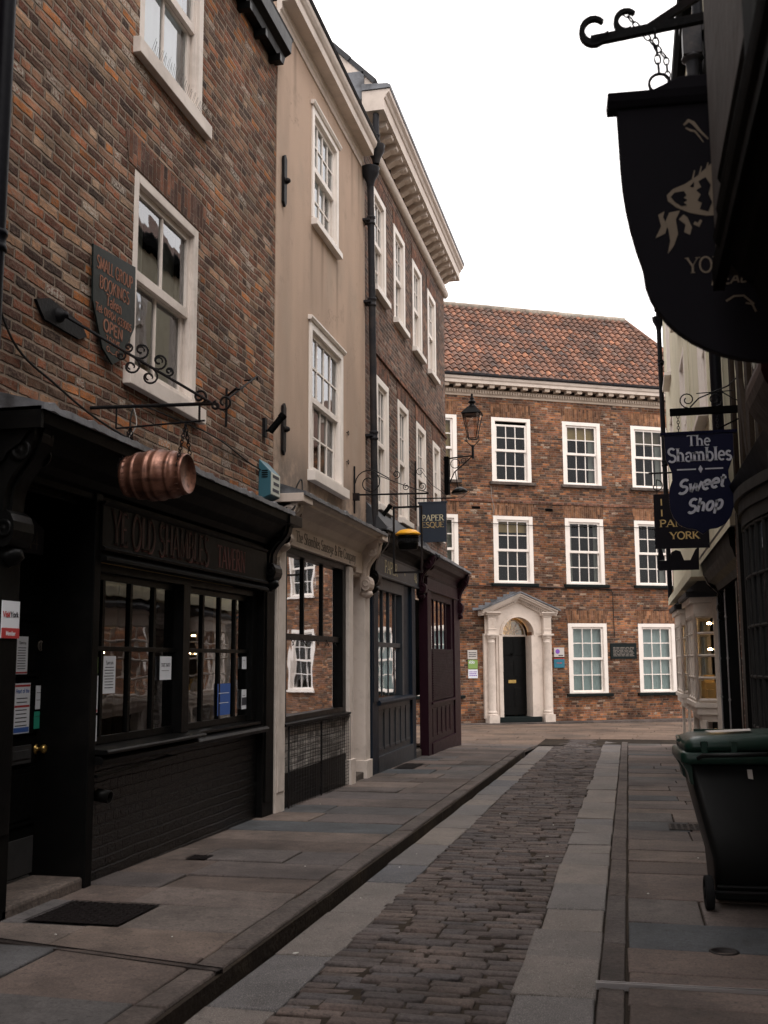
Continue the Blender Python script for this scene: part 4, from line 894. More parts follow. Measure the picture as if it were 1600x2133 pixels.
MB(LF).tube([(9.15, .02, 3.68), (9.15, .02, 4.05)], .012, 6).tube([(9.15, .03, 3.98), (9.05, .16, 4.02)], .012, 6).tube([(9.15, .03, 3.95), (9.75, .10, 4.32), (9.78, .10, 4.30)], .010, 6).tube([(9.35, .02, 4.09), (9.35, .08, 4.09)], .009, 6).tube([(9.62, .02, 4.25), (9.62, .09, 4.25)], .009, 6).build('arm', 'iron', r)
def cctv(fr, u, z, label, sc=1, dirn=(1, 0, 0)):
    r = thing('security_camera', label, 'camera', fr, u, 0, z-.1)
    MB(fr).box(u-.03*sc, u+.03*sc, 0, .03*sc, z-.10*sc, z+.08*sc).tube([(u, .02*sc, z-.04*sc), (u, .09*sc, z-.04*sc), (u, .11*sc, z)], .012*sc, 6).build('mount', 'iron', r)
    b = MB(fr); c = Vector((u, .12*sc, z+.01)); d = Vector((.25, .55, .80)).normalized()
    b.tube([tuple(c-d*.08*sc), tuple(c+d*.10*sc)], .032*sc, 8); b.tube([tuple(c+d*.09*sc), tuple(c+d*.13*sc)], .038*sc, 8); b.build('camera_body', 'black_matt', r); return r
cctv(LF, 10.25, 3.92, 'black security camera tilted up on the brick beside the beige render', 1.1)
cctv(LF, 15.5, 3.72, 'black security camera behind the yellow-topped pie sign', 1.0)
r = thing('alarm_box', 'blue alarm box with a white edge on the brick at the end of the pub', 'alarm', LF, 10.2, 0, 3.15)
MB(LF).prism([(0, 3.13), (.13, 3.18), (.13, 3.42), (0, 3.56)], 10.12, 10.42).build('case', 'alarm_blue', r, bevel=.006)
MB(LF).prism([(.131, 3.185), (.136, 3.19), (.136, 3.41), (.131, 3.415)], 10.13, 10.41).build('label_panel', 'alarm_white', r)
q = MB(LF)
for i in range(4): q.box(10.1155, 10.1195, .035, .10, 3.36+i*.022, 3.37+i*.022)
q.build('vents', 'black_matt', r)
q = MB(LF)
for i, z in enumerate((3.38, 3.31, 3.24)): q.box(10.17+.03*(i % 2), 10.37, .1362, .138, z-.018, z+.014)
q.build('print', 'print', r)
def tieplate(u, z0, z1, label):
    r = MB(LF).plate([(u-.05, z0+.05), (u, z0), (u+.05, z0+.06), (u+.055, z1-.05), (u+.01, z1), (u-.05, z1-.04)], .02, .05); r.lathe((u+.01, .05, (z0+z1)/2), (0, 1, 0), [(.035, 0), (.035, .02), (.02, .05), (0, .055)], 10).box(u-.06, u+.06, .05, .06, (z0+z1)/2-.02, (z0+z1)/2+.02)
    return tag(r.build('tie_plate', 'iron', bevel=.004), label, 'tie plate')
tieplate(10.82, 3.72, 4.31, 'black iron tie plate low on the beige render near the blue alarm box')
tieplate(10.78, 6.56, 7.19, 'black iron tie plate high on the beige render beside the upper window')
def pipe_run(fr, u, n, z0, z1, r_, mat, label, joints=(), lean=0, hopper=None, name='drainpipe'):
    r = thing(name, label, 'drainpipe', fr, u, n, z0); f = lambda z: (u+lean*(z-z0)/(z1-z0), n, z)
    MB(fr).tube([f(z0), f(z1)], r_, 14).build('pipe', mat, r)
    for z in joints:
        q = MB(fr); x, n_, _ = f(z); q.lathe((x, n_, z), (0, 0, 1), [(r_, -.06), (r_*1.25, -.055), (r_*1.25, -.03), (r_*1.12, -.02), (r_*1.12, .03), (r_*1.3, .04), (r_*1.3, .065), (r_, .07)], 14); q.box(x-r_*1.9, x+r_*1.9, 0, n_, z-.015, z+.015); q.build('joint', mat, r)
    if hopper:
        x, n_, z = f(hopper); q = MB(fr).lathe((x, n_, z), (0, 0, 1), [(r_, -.22), (r_*1.3, -.14), (r_*2.3, -.04), (r_*2.6, .0), (r_*2.6, .05), (r_*2.8, .07), (r_*2.2, .07), (r_*2.2, .0)], 14); q.build('hopper', mat, r)
    return r
pipe_run(LF, 5.17, .16, 2.95, 8.1, .05, 'pipe_black', 'shiny black drainpipe at the left edge of the pub brickwork', (3.9, 6.3))
def cable(pts, r_, label, mat='cable', cat='cable'):
    # catmull-rom through the points
    P = [Vector(p) for p in pts]; o_ = []
    for i in range(len(P)-1):
        a, b_, c, d = P[max(i-1, 0)], P[i], P[i+1], P[min(i+2, len(P)-1)]
        for k in range(8):
            t = k/8; o_.append(tuple(.5*((2*b_)+(-a+c)*t+(2*a-5*b_+4*c-d)*t*t+(-a+3*b_-3*c+d)*t**3)))
    o_.append(tuple(P[-1])); return tag(MB(LF).tube(o_, r_, 6).build('cable', mat), label, cat)
cable([(7.2, .02, 3.10), (7.25, .03, 3.42), (8.0, .02, 3.50), (8.9, .03, 3.52), (9.7, .02, 3.46), (10.3, .02, 3.42), (10.7, .05, 3.25)], .007, 'thin cable sagging across the brick below the lower pub window to the alarm box')
cable([(5.25, .02, 3.9), (5.6, .02, 3.45), (6.1, .03, 3.30), (6.7, .02, 3.20), (7.4, .02, 3.15)], .008, 'thin black cable drooping over the brick at the left end of the pub')
cable([(7.05, .02, 3.08), (7.15, .09, 3.25), (7.22, .02, 3.44)], .005, 'short pale cable rising from the lead roof behind the copper barrel', 'cable_grey')
cable([(10.2, .10, 3.08), (10.5, .20, 3.05), (10.75, .26, 3.25), (10.9, .22, 3.45), (10.7, .24, 3.38), (10.62, .15, 3.12), (10.3, .05, 3.05)], .009, 'loose coil of grey cables over the end of the white cornice', 'cable')

# ---- beige rendered house
sh = thing('rendered_house', 'narrow beige rendered house with two white sash windows beside the brick pub', 'house', LF, 12.6, 0, 0)
V1 = (11.90, 13.12, 6.93, 8.40); V2 = (11.82, 13.36, 3.75, 5.58)
wall(LF, sh, 'stucco', 10.576, 14.66, 2.9, 8.95, [V1, V2], n=.012, ends=6)
a1 = sash(LF, sh, *V1, 4, 2, 2, n=.02, fw_=.085, sill=(.0, .07, .10, 0), blind='blind_white', mat='white', bar=.024)
a2 = sash(LF, sh, *V2, 4, 2, 2, n=.02, fw_=.10, sill=(.03, .09, .14, 0), mat='white', bar=.024, curtain=(.28, .28, 'curtain'), label='large lower sash window of sixteen panes')
for V in (V1, V2): MB(LF).prism([(0, V[3]-.0), (.05, V[3]), (.07, V[3]+.03), (.07, V[3]+.05), (0, V[3]+.06)], V[0]-.04, V[1]+.04).build('window_hood', 'white', sh, bevel=.003)
cornice(LF, sh, [(0, 8.78), (.03, 8.78), (.04, 8.83), (.06, 8.85), (.06, 8.93), (.21, 8.93), (.215, 9.03), (.235, 9.05), (.26, 9.09), (.27, 9.14), (0, 9.14)], 10.56, 14.42, 'cornice')
MB(LF).prism([(.02, 9.145), (.28, 9.145), (.30, 9.175), (.25, 9.22), (.0, 9.40)], 10.56, 14.44).build('gutter', 'pipe', sh, bevel=.004)
MB(LF).prism([(.25, 9.18), (.22, 9.24), (-2.9, 11.9), (-6, 9.2)], 10.58, 14.64).build('roof', 'slate', sh)
# shopfront, cream
cornice(LF, sh, [(0, 2.98), (.02, 2.98), (.03, 3.0), (.055, 3.03), (.10, 3.10), (.20, 3.16), (.27, 3.18), (.27, 3.21), (.32, 3.235), (.33, 3.26), (0, 3.26)], 10.62, 14.55, 'cornice', m0=.0)
leadtop(LF, sh, 10.60, 14.60, 0, .34, 3.27, 3.40, 5)
fb = MB(LF).box(10.95, 14.0, 0, .045, 2.76, 2.975).box(10.95, 14.0, .045, .06, 2.76, 2.775).box(14.0, 14.72, 0, .04, 2.70, 2.975).build('fascia', 'cream', sh, bevel=.002)
q = MB(LF); write(q, 'The Shambles Sausage & Pie Company', 11.25, 2.825, .125, width=2.70, wt=.11, n0=.045, n1=.049); q.build('lettering', 'letter_grey', fb)
MB(LF).box(10.60, 10.90, -.02, .05, -.25, 2.72).box(10.64, 10.86, .05, .06, .15, 2.6).build('pilaster', 'white_old', sh, bevel=.005)
console(LF, sh, 10.62, 10.86, 3.17, 2.72, .27, 'cream'); console(LF, sh, 14.38, 14.64, 3.17, 2.42, .27, 'cream')
MB(LF).box(10.57, 10.93, 0, .34, 3.17, 3.262).box(14.33, 14.66, 0, .34, 3.17, 3.262).each('cornice_block', 'cream', sh, bevel=.005)
MB(LF).box(13.60, 13.80, -.10, .05, -.2, 2.74).box(13.58, 13.83, -.10, .075, -.25, .22).build('pilaster', 'white_old', sh, bevel=.005)
MB(LF).box(14.46, 14.74, -.45, -.0, 2.44, 2.75).box(14.46, 14.74, -.45, .05, -.2, 2.44).box(14.43, 14.76, -.45, .08, -.25, .13).build('pilaster', 'white_old', sh, bevel=.005)
MB(LF).box(13.80, 14.46, -.50, -.44, 0, 2.75).box(13.76, 13.80, -.50, -.1, -.1, 2.75).box(13.80, 14.46, -.44, .0, 2.66, 2.75).box(13.86, 14.40, -.44, -.425, 1.55, 2.3).build('door', 'white_old', sh, bevel=.004)
MB(LF).box(13.78, 14.48, -.44, .03, -.3, -.02, tint=.3).build('doorstep', 'step', sh, bevel=.015)
fw = MB(LF).box(10.90, 11.06, -.12, .01, .82, 2.76).box(13.44, 13.60, -.14, .0, .82, 2.76).box(11.06, 13.44, -.12, .005, 2.68, 2.76).box(11.06, 13.44, -.10, -.04, 1.73, 1.80).box(11.06, 13.44, -.12, .0, .82, .90).build('shop_window', 'black', sh, bevel=.004)
MB(LF).box(11.84, 11.88, -.09, -.045, 1.80, 2.68).box(12.64, 12.68, -.09, -.045, 1.80, 2.68).build('mullion', 'black', fw, bevel=.002)
MB(LF).add([(11.06, -.07, .9), (13.44, -.07, .9), (13.44, -.07, 2.68), (11.06, -.07, 2.68)], [(0, 1, 2, 3)]).build('glass', 'glass_warm', fw, recalc=False)
MB(LF).box(11.0, 13.5, -2.8, -2.7, .2, 2.7).box(11.0, 11.05, -2.7, -.3, .2, 2.7).box(13.5, 13.55, -2.7, -.3, .2, 2.7).box(11.05, 13.5, -2.7, -.3, .75, .80).build('room', 'ochre_room', fw)
q = MB(LF)
for i, u in enumerate((11.3, 11.75, 12.3, 12.75, 13.1)): q.tube([(u, -.03, 1.75), (u, -.0, 1.70), (u+.01, .01, 1.67)], .005, 5)
q.build('hook', 'iron', fw)
MB(LF).box(13.22, 13.36, -.20, -.19, 1.45, 1.66).build('menu_card', 'green_card', fw)
wall(LF, sh, 'brick_white', 10.90, 13.60, .30, .80, [], n=-.01, depth=.1, ends=.35, name='stall_riser')
MB(LF).box(10.90, 13.60, -.2, .0, -.3, .30).build('plinth', 'black', sh, bevel=.003)
MB(LF).prism([(-.12, .80), (.06, .80), (.07, .83), (-.12, .85)], 10.88, 13.62).build('sill', 'black', sh, bevel=.004)
gt = MB(LF); gt.tube([(11.05, .045, -.15), (11.05, .045, .80), (13.62, .045, .78), (13.62, .045, -.12)], .010, 6).tube([(12.3, .045, -.12), (12.3, .045, .79)], .009, 6)
for i in range(22): gt.tube([(11.05, .045, -.08+i*.041), (13.62, .045, -.08+i*.040)], .0028, 4)
for i in range(26): gt.tube([(11.05+i*.1, .047, -.1), (11.05+i*.1, .047, .79)], .0016, 3)
tag(gt.build('wire_gate', 'iron'), 'black wire mesh frame folded against the whitewashed brick under the cream shop window', 'gate')
pipe_run(LF, 14.80, .12, 3.35, 8.85, .052, 'pipe', 'heavy old grey drainpipe between the beige house and the tall brick house', (4.75, 6.75, 8.0), lean=-.22, hopper=8.75)
# ---- tall brick house with two shops
th_ = thing('tall_brick_house', 'tall brown brick house with bracketed white cornice and two rows of four sash windows', 'house', LF, 18.2, 0, 0)
HU = [(15.2, 16.12, 7.25, 8.87), (16.74, 17.66, 7.22, 8.87), (18.36, 19.26, 7.2, 8.86), (19.88, 20.78, 7.18, 8.83)]
HL = [(15.38, 16.26, 3.86, 5.86), (16.98, 17.86, 3.86, 5.86), (18.60, 19.52, 3.9, 5.84), (20.30, 21.12, 3.95, 5.82)]
wall(LF, th_, 'brick_tall', 14.661, 21.9, 3.0, 9.7, HU+HL, n=0, ends=6.5)
for W_ in HU: sash(LF, th_, *W_, 3, 2, 2, n=.0, fw_=.12, sill=(.03, .09, .11, 0), blind=None, curtain=(.3, .3, 'blind_white'), bar=.024)
for W_ in HL: sash(LF, th_, *W_, 3, 2, 2, n=.0, fw_=.12, sill=(.03, .09, .11, 0), curtain=(.25, .25, 'curtain'), bar=.024)
for W_ in HL: flat_arch(LF, th_, W_[0]-.02, W_[1]+.02, W_[3]+.01, .28, .08, .008, 'arch_dark')
for W_ in HU: flat_arch(LF, th_, W_[0]-.02, W_[1]+.02, W_[3]+.01, .24, .07, .008, 'arch_dark')
MB(LF).prism([(0, 6.16), (.035, 6.17), (.035, 6.22), (0, 6.25)], 15.0, 21.9).build('string_course', 'arch_dark', th_)
cornice(LF, th_, [(0, 9.31)]+[(.02+.075*sin(radians(a)), 9.41-.10*cos(radians(a))) for a in range(0, 181, 20)]+[(.03, 9.53), (.03, 9.60), (0, 9.60)], 14.60, 21.97, 'cornice', 'bed_mould')
cornice(LF, th_, [(0, 9.72), (.34, 9.72), (.34, 9.90), (.36, 9.915), (.38, 9.96), (.42, 10.0), (.43, 10.05), (0, 10.05)], 14.55, 22.05, 'cornice', 'cornice')
MB(LF).prism([(0, 10.055), (.44, 10.055), (.45, 10.10), (.40, 10.13), (0, 10.16)], 14.53, 22.07).build('gutter', 'lead', th_, bevel=.004)
for i in range(19):
    u = 14.92+i*.372; q = MB(LF)
    q.prism([(.03, 9.58), (.06, 9.56), (.13, 9.60), (.18, 9.635), (.24, 9.63), (.29, 9.655), (.30, 9.705), (.03, 9.705)], u, u+.15).box(u-.02, u+.17, .03, .315, 9.703, 9.719)
    q.build('modillion', 'cornice', th_)
# roof: pantile slope ending in a brick gable with a stone-coloured verge
MB(LF).prism([(.10, 10.12), (.12, 10.18), (-3.0, 13.5), (-6.4, 10.2), (-6.4, 10.1)], 14.95, 21.95).build('roof', 'pantile', th_)
MB(LF).prism([(-.1, 10.1), (-3.0, 13.3), (-5.9, 10.1)], 14.70, 14.95).build('gable_wall', 'brick_tall', th_)
q = MB(LF)
for i in range(16):
    a = i/16; c = (i+1)/16; n0_, z0_ = .16-3.16*a, 10.22+3.32*a; n1_, z1_ = .16-3.16*c, 10.22+3.32*c
    q.prism([(n0_, z0_-.02), (n0_+.05, z0_+.04), (n1_+.02, z1_+.06), (n1_, z1_-.02)], 14.60+.02*(i % 2), 15.0, tint=random.random())
q.build('verge_tiles', 'slate', th_)
MB(LF).prism([(.16, 10.12), (.16, 10.20), (-3.0, 13.50), (-3.0, 13.28), (.02, 10.12)], 14.63, 14.70).build('verge_mortar', 'cornice', th_)
MB(LF).box(14.60, 14.69, -.75, .02, 9.95, 10.42).build('lead_apron', 'lead', th_, bevel=.01)
pipe_run(LF, 14.63, .20, 9.05, 9.70, .05, 'pipe', 'short black rainwater pipe under the end of the bracketed cornice', (9.3,), hopper=9.12)
# shop with grey-blue front
MB(LF).prism([(0, 3.78), (.30, 3.42), (.30, 3.38), (0, 3.38)], 14.75, 18.62).build('pent_roof', 'slate', th_)
cornice(LF, th_, [(0, 3.10), (.03, 3.10), (.05, 3.16), (.12, 3.22), (.20, 3.25), (.24, 3.32), (.29, 3.35), (.29, 3.38), (0, 3.38)], 14.80, 18.62, 'grey_dark')
leadtop(LF, th_, 14.78, 18.64, .15, .30, 3.40, 3.55, 8, over=.02)
fb = fascia(LF, th_, 15.05, 18.45, .05, 2.74, 3.09, 'slate_grey')
q = MB(LF); write(q, 'PAPER', 15.72, 2.83, .19, width=.92, wt=.14, n0=.05, n1=.055); write(q, '46', 18.02, 2.84, .16, width=.24, wt=.14, n0=.05, n1=.055, serif=False); q.ribbon([(17.2, 2.93), (17.24, 2.89)], .03, .05, .055); q.build('lettering', 'gold_pale', fb)
console(LF, th_, 14.84, 15.04, 3.34, 2.52, .30, 'black'); console(LF, th_, 18.46, 18.66, 3.34, 2.62, .34, 'plum')
MB(LF).box(14.88, 15.28, -.04, .05, -.35, 2.74).box(14.93, 15.23, .05, .06, .9, 2.6).build('pilaster', 'navy', th_, bevel=.005)
fw = MB(LF).box(15.28, 15.42, -.10, .0, .92, 2.74).box(17.22, 17.36, -.10, .0, .92, 2.74).box(15.42, 17.22, -.10, -.0, 2.56, 2.74).box(15.42, 17.22, -.10, -.03, 1.70, 1.77).build('shop_window', 'slate_grey', th_, bevel=.004)
q = MB(LF)
for x in (15.95, 16.40, 16.85): q.box(x-.022, x+.022, -.08, -.035, 1.77, 2.56).box(x-.022, x+.022, -.09, -.05, .95, 1.70)
q.build('mullion', 'slate_grey', fw, bevel=.002)
MB(LF).add([(15.42, -.06, .92), (17.22, -.06, .92), (17.22, -.06, 2.56), (15.42, -.06, 2.56)], [(0, 1, 2, 3)]).build('glass', 'glass_shop', fw, recalc=False)
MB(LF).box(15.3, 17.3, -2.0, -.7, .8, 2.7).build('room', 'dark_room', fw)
MB(LF).prism([(-.1, .84), (.08, .84), (.09, .88), (.07, .915), (-.1, .93)], 15.26, 17.85).build('sill', 'navy', th_, bevel=.004)
q = MB(LF).box(15.28, 17.85, -.10, .0, -.35, .84).box(15.24, 17.90, .0, .05, -.35, .10)
for i in range(6):
    u = 15.40+i*.40; q.box(u, u+.05, .0, .016, .18, .76); q.box(u+.05, u+.35, .0, .016, .72, .76); q.box(u+.05, u+.35, .0, .016, .18, .22)
q.build('stall_riser', 'slate_grey', th_, bevel=.003)
MB(LF).box(17.36, 17.85, -.10, -.01, .92, 2.74).box(17.85, 18.15, -.35, .04, -.35, 2.74).each('pilaster', 'navy', th_, bevel=.005)
MB(LF).box(18.15, 18.66, -.60, -.54, -.3, 2.74).build('door', 'black', th_)
MB(LF).box(18.15, 18.62, -.5, .04, -.5, -.05, tint=.2).build('doorstep', 'step', th_, bevel=.02)
# shop with plum front, standing a little forward
PF = Fr((-3.50, 0), (0, 1), (1, 0))
MB(PF).prism([(-.12, 3.62), (.26, 3.36), (.26, 3.33), (-.12, 3.33)], 18.64, 22.55).build('pent_roof', 'slate', th_)
cornice(PF, th_, [(-.12, 3.02), (.03, 3.02), (.05, 3.10), (.10, 3.16), (.18, 3.20), (.22, 3.27), (.26, 3.30), (.26, 3.33), (-.12, 3.33)], 18.66, 22.5, 'plum')
leadtop(PF, th_, 18.66, 22.55, .1, .27, 3.35, 3.45, 12, over=.015)
fb = fascia(PF, th_, 18.7, 22.35, .04, 2.74, 3.0, 'plum')
console(PF, th_, 22.22, 22.42, 3.30, 2.4, .27, 'plum')
MB(PF).box(18.68, 19.05, -.12, .04, -.45, 2.74).box(21.70, 22.42, -.3, .04, -.45, 2.74).each('pilaster', 'plum', th_, bevel=.005)
fw = MB(PF).box(19.05, 19.25, -.1, .0, .78, 2.74).box(21.5, 21.7, -.1, .0, .78, 2.74).box(19.25, 21.5, -.1, .0, 2.62, 2.74).build('shop_window', 'plum', th_, bevel=.004)
q = MB(PF)
for i in range(1, 5): x = 19.25+i*.45; q.box(x-.02, x+.02, -.08, -.03, 1.7, 2.62)
q.build('mullion', 'plum', fw)
MB(PF).add([(19.25, -.05, 1.7), (21.5, -.05, 1.7), (21.5, -.05, 2.62), (19.25, -.05, 2.62)], [(0, 1, 2, 3)]).build('glass', 'glass_shop', fw, recalc=False)
MB(PF).box(19.1, 21.6, -1.6, -.6, .8, 2.7).build('room', 'dark_room', fw)
q = MB(PF).box(19.22, 21.54, -.05, .02, .76, 1.70)
for i in range(30): z = .78+i*.031; q.prism([(.02, z), (.034, z+.006), (.034, z+.018), (.02, z+.024)], 19.24, 21.52)
q.build('shutter', 'plum', th_)
q = MB(PF).box(19.05, 21.7, -.1, .01, -.45, .70).box(19.0, 21.75, .01, .06, -.45, .02).prism([(-.1, .70), (.07, .70), (.07, .74), (-.1, .755)], 19.0, 21.75)
for i in range(5):
    u = 19.2+i*.48; q.box(u, u+.05, .01, .025, .12, .62); q.box(u+.05, u+.42, .01, .025, .58, .62); q.box(u+.05, u+.42, .01, .025, .12, .16)
q.build('stall_riser', 'plum', th_, bevel=.003)
q = MB(LF)
for i in range(5): q.box(18.20, 18.68, -.1, .10+.01*(i % 2), -.5+i*.06, -.445+i*.06, tint=random.random())
q.build('stone_step', 'step', th_, bevel=.01)
# hanging things on these shops
S1 = 13.95
r = thing('sign_bracket', 'slender scrolled iron bracket on the beige wall above the yellow-topped sign', 'bracket', SFr(S1), f0, 0, 3.6)
MB(SFr(S1)).tube([(f0+.03, 0, 3.50), (f0+.03, 0, 4.16)], .013, 6).tube([(f0-.05, 0, 3.76), (-2.55, 0, 3.74)], .013, 6).box(f0, f0+.10, -.03, .03, 3.68, 3.78).tube([(-3.25, 0, 4.02)]+[(-3.25+.7*i/8, 0, 4.02-.27*i/8-.015*sin(pi*i/8)) for i in range(1, 9)], .006, 5).tube(spiral((f0+.24, 3.92), .20, .03, 180, -1.6, 30)[::-1], .008, 5).tube(spiral((-3.0, 4.02), .06, .015, -100, 1.4), .006, 5).tube(spiral((-2.86, 3.84), .05, .012, 100, 1.4), .006, 5).tube(spiral((-2.64, 3.84), .06, .015, -90, 1.4), .006, 5).tube([(f0+.24, 0, 4.12), (-3.30, 0, 4.09), (-3.1, 0, 3.97)], .008, 5).build('arm', 'iron', r)
r = thing('pie_sign', 'black iron frame holding a model pie tin with a domed yellow lid', 'sign', SFr(S1), -2.84, 0, 2.66)
x0, x1 = -3.05, -2.64
MB(SFr(S1)).box(x0, x1, -.012, .012, 3.55, 3.575).box(x0, x1, -.012, .012, 2.66, 2.685).box(x0, x0+.025, -.012, .012, 2.685, 3.55).box(x1-.025, x1, -.012, .012, 2.685, 3.55).tube([(-2.84, 0, 3.57), (-2.84, 0, 3.73)], .006, 5).build('frame', 'iron', r)
MB(SFr(S1)).lathe((-2.84, 0, 2.98), (0, 0, 1), [(0, 0), (.125, 0), (.13, .01), (.135, .06), (.14, .065), (.14, .09), (.137, .10), (.140, .15), (.146, .155), (.146, .19), (0, .19)], 32).build('tin', 'black', r)
q = MB(SFr(S1))
for i in range(40):
    a = 2*pi*i/40; q.box(-2.84+cos(a)*.139-.003, -2.84+cos(a)*.139+.003, sin(a)*.139-.003, sin(a)*.139+.003, 3.085, 3.125)
q.build('tin_ribs', 'pipe', r)
MB(SFr(S1)).lathe((-2.84, 0, 3.17), (0, 0, 1), [(.150, 0), (.172, .012), (.172, .026), (.15, .045), (.11, .072), (.05, .086), (0, .088)], 32).build('lid', 'yellow', r)
S2 = 18.4
r = thing('sign_bracket', 'plain iron bracket with a straight arm above the slate-blue paper shop board', 'bracket', SFr(S2), f0, 0, 4.2)
MB(SFr(S2)).tube([(f0+.02, 0, 4.15), (f0+.02, 0, 5.05)], .014, 6).tube([(f0, 0, 4.37), (-2.88, 0, 4.35)], .013, 6).tube([(f0+.12, 0, 4.88), (-3.3, 0, 4.6), (-3.05, 0, 4.42)], .005, 5).tube(spiral((f0+.10, 4.85), .08, .03, 0, 1.2), .006, 5).build('arm', 'iron', r)
r = MB(SFr(S2)).box(-3.54, -3.05, -.015, .015, 3.57, 4.29).box(-3.56, -3.03, -.02, .02, 4.27, 4.30).build('shop_sign', 'sign_navy2', bevel=.003)
tag(r, 'slate-blue rectangular hanging board with gold paper shop lettering over the left pavement', 'sign')
q = MB(SFr(S2)); write(q, 'PAPER', -3.49, 3.955, .105, width=.40, wt=.15, n0=.015, n1=.019); q.build('lettering', 'gold_pale', r)
q = MB(SFr(S2)); write(q, 'ESQUE', -3.49, 3.835, .095, width=.40, wt=.12, n0=.015, n1=.019); q.build('lettering', 'gold', r)
MB(SFr(S2)).tube([(-3.45, 0, 4.30), (-3.45, 0, 4.37)], .006, 5).tube([(-3.12, 0, 4.30), (-3.12, 0, 4.36)], .006, 5).build('hanger', 'iron', r)
for u, z, lb in ((13.62, 4.56, 'upper small iron ring on the beige wall right of the window'), (13.62, 4.16, 'lower small iron ring on the beige wall right of the window')):
    tag(MB(LF).tube([(u+.03*cos(a), .03, z+.03*sin(a)) for a in [2*pi*i/10 for i in range(10)]], .005, 5, closed=True).tube([(u-.06, .0, z), (u-.03, .03, z)], .005, 5).build('wall_ring', 'iron'), lb, 'ring')
# street lamp
S3 = 21.75
r = thing('street_lamp', 'black wall lantern on an iron bracket at the corner of the tall brick house', 'lamp', SFr(S3), f0, 0, 5.0)
lx = -3.02
MB(SFr(S3)).box(f0, f0+.09, -.10, .10, 4.95, 5.75).build('wall_box', 'black_matt', r)
MB(SFr(S3)).tube([(f0+.08, 0, 5.72), (lx+.02, 0, 5.76)], .016, 6).tube([(f0+.08, 0, 5.15), (f0+.2, 0, 5.42), (-3.2, 0, 5.6), (lx, 0, 5.76)], .013, 6).tube(spiral((f0+.22, 5.60), .10, .09, 0, 1.0), .009, 5).tube(spiral((-3.22, 5.66), .05, .045, 0, 1), .007, 5).tube([(lx, 0, 5.70), (lx, 0, 5.98)], .028, 8).build('bracket', 'iron', r)
MB(SFr(S3)).tube([(lx-.12, 0, 6.20), (lx-.14, 0, 6.08), (lx-.04, 0, 5.98), (lx, 0, 5.92)], .010, 5).tube([(lx+.12, 0, 6.20), (lx+.14, 0, 6.08), (lx+.04, 0, 5.98), (lx, 0, 5.92)], .010, 5).build('cradle', 'iron', r)
b0, b1 = .085, .185; z0, z1 = 6.12, 6.64
q = MB(SFr(S3)); cs = [(-1, -1), (1, -1), (1, 1), (-1, 1)]
for sx_, sy_ in cs: q.tube([(lx+sx_*b0, sy_*b0, z0), (lx+sx_*b1, sy_*b1, z1)], .010, 5)
for i in range(4):
    a, c = cs[i], cs[(i+1) % 4]; q.tube([(lx+a[0]*b0, a[1]*b0, z0), (lx+c[0]*b0, c[1]*b0, z0)], .012, 5); q.tube([(lx+a[0]*b1, a[1]*b1, z1), (lx+c[0]*b1, c[1]*b1, z1)], .012, 5)
q.build('lantern_frame', 'black', r)
q = MB(SFr(S3))
for i in range(4): a, c = cs[i], cs[(i+1) % 4]; q.add([(lx+a[0]*b0, a[1]*b0, z0), (lx+c[0]*b0, c[1]*b0, z0), (lx+c[0]*b1, c[1]*b1, z1), (lx+a[0]*b1, a[1]*b1, z1)], [(0, 1, 2, 3)])
q.build('lantern_glass', 'glass_lamp', r, recalc=False)
q = MB(SFr(S3)); e = .215; vs = [(lx+s_[0]*e, s_[1]*e, 6.65) for s_ in cs]+[(lx+s_[0]*.09, s_[1]*.09, 6.80) for s_ in cs]
q.add(vs, [(0, 1, 5, 4), (1, 2, 6, 5), (2, 3, 7, 6), (3, 0, 4, 7), (4, 5, 6, 7), (3, 2, 1, 0)]); q.lathe((lx, 0, 6.80), (0, 0, 1), [(.085, 0), (.085, .03), (.05, .05), (.06, .09), (.09, .11), (.06, .14), (.035, .16), (.05, .19), (.03, .22), (.02, .25), (.03, .27), (0, .31)], 16)
q.build('lantern_top', 'black', r)
r = thing('floodlight', 'small dark floodlight drooping under the street lamp bracket', 'floodlight', SFr(S3), -3.30, 0, 5.4)
q = MB(SFr(S3)); q.lathe((-3.32, 0, 5.02), (.1, 0, -1), [(0, -.08), (.06, -.07), (.14, -.02), (.18, .03), (.16, .05), (0, .05)], 16); q.build('lamp_head', 'black', r)
MB(SFr(S3)).tube([(-3.35, 0, 5.08), (-3.40, 0, 5.45)], .010, 5).tube([(-3.55, 0, 4.95), (-3.3, 0, 4.85), (-3.1, 0, 5.0)], .005, 5).build('arm', 'iron', r)
# house before the pub, mostly out of the picture
nb = thing('brick_neighbour', 'brown brick wall running past the left edge beyond the pub drainpipe', 'house', LF, 0, 0, 0)
wall(LF, nb, 'brick_pub', -9, 5.0, -.2, 8.6, [(1.5, 2.8, 3.7, 5.3), (-1.5, -.2, 3.7, 5.3)], n=-.02, ends=6)
for u in (1.5, -1.5): sash(LF, nb, u, u+1.3, 3.7, 5.3, 2, 1, 1, n=-.02)
MB(LF).prism([(.18, 8.6), (-2.9, 11.4), (-6, 8.6)], -9, 5.0).build('roof', 'slate', nb)
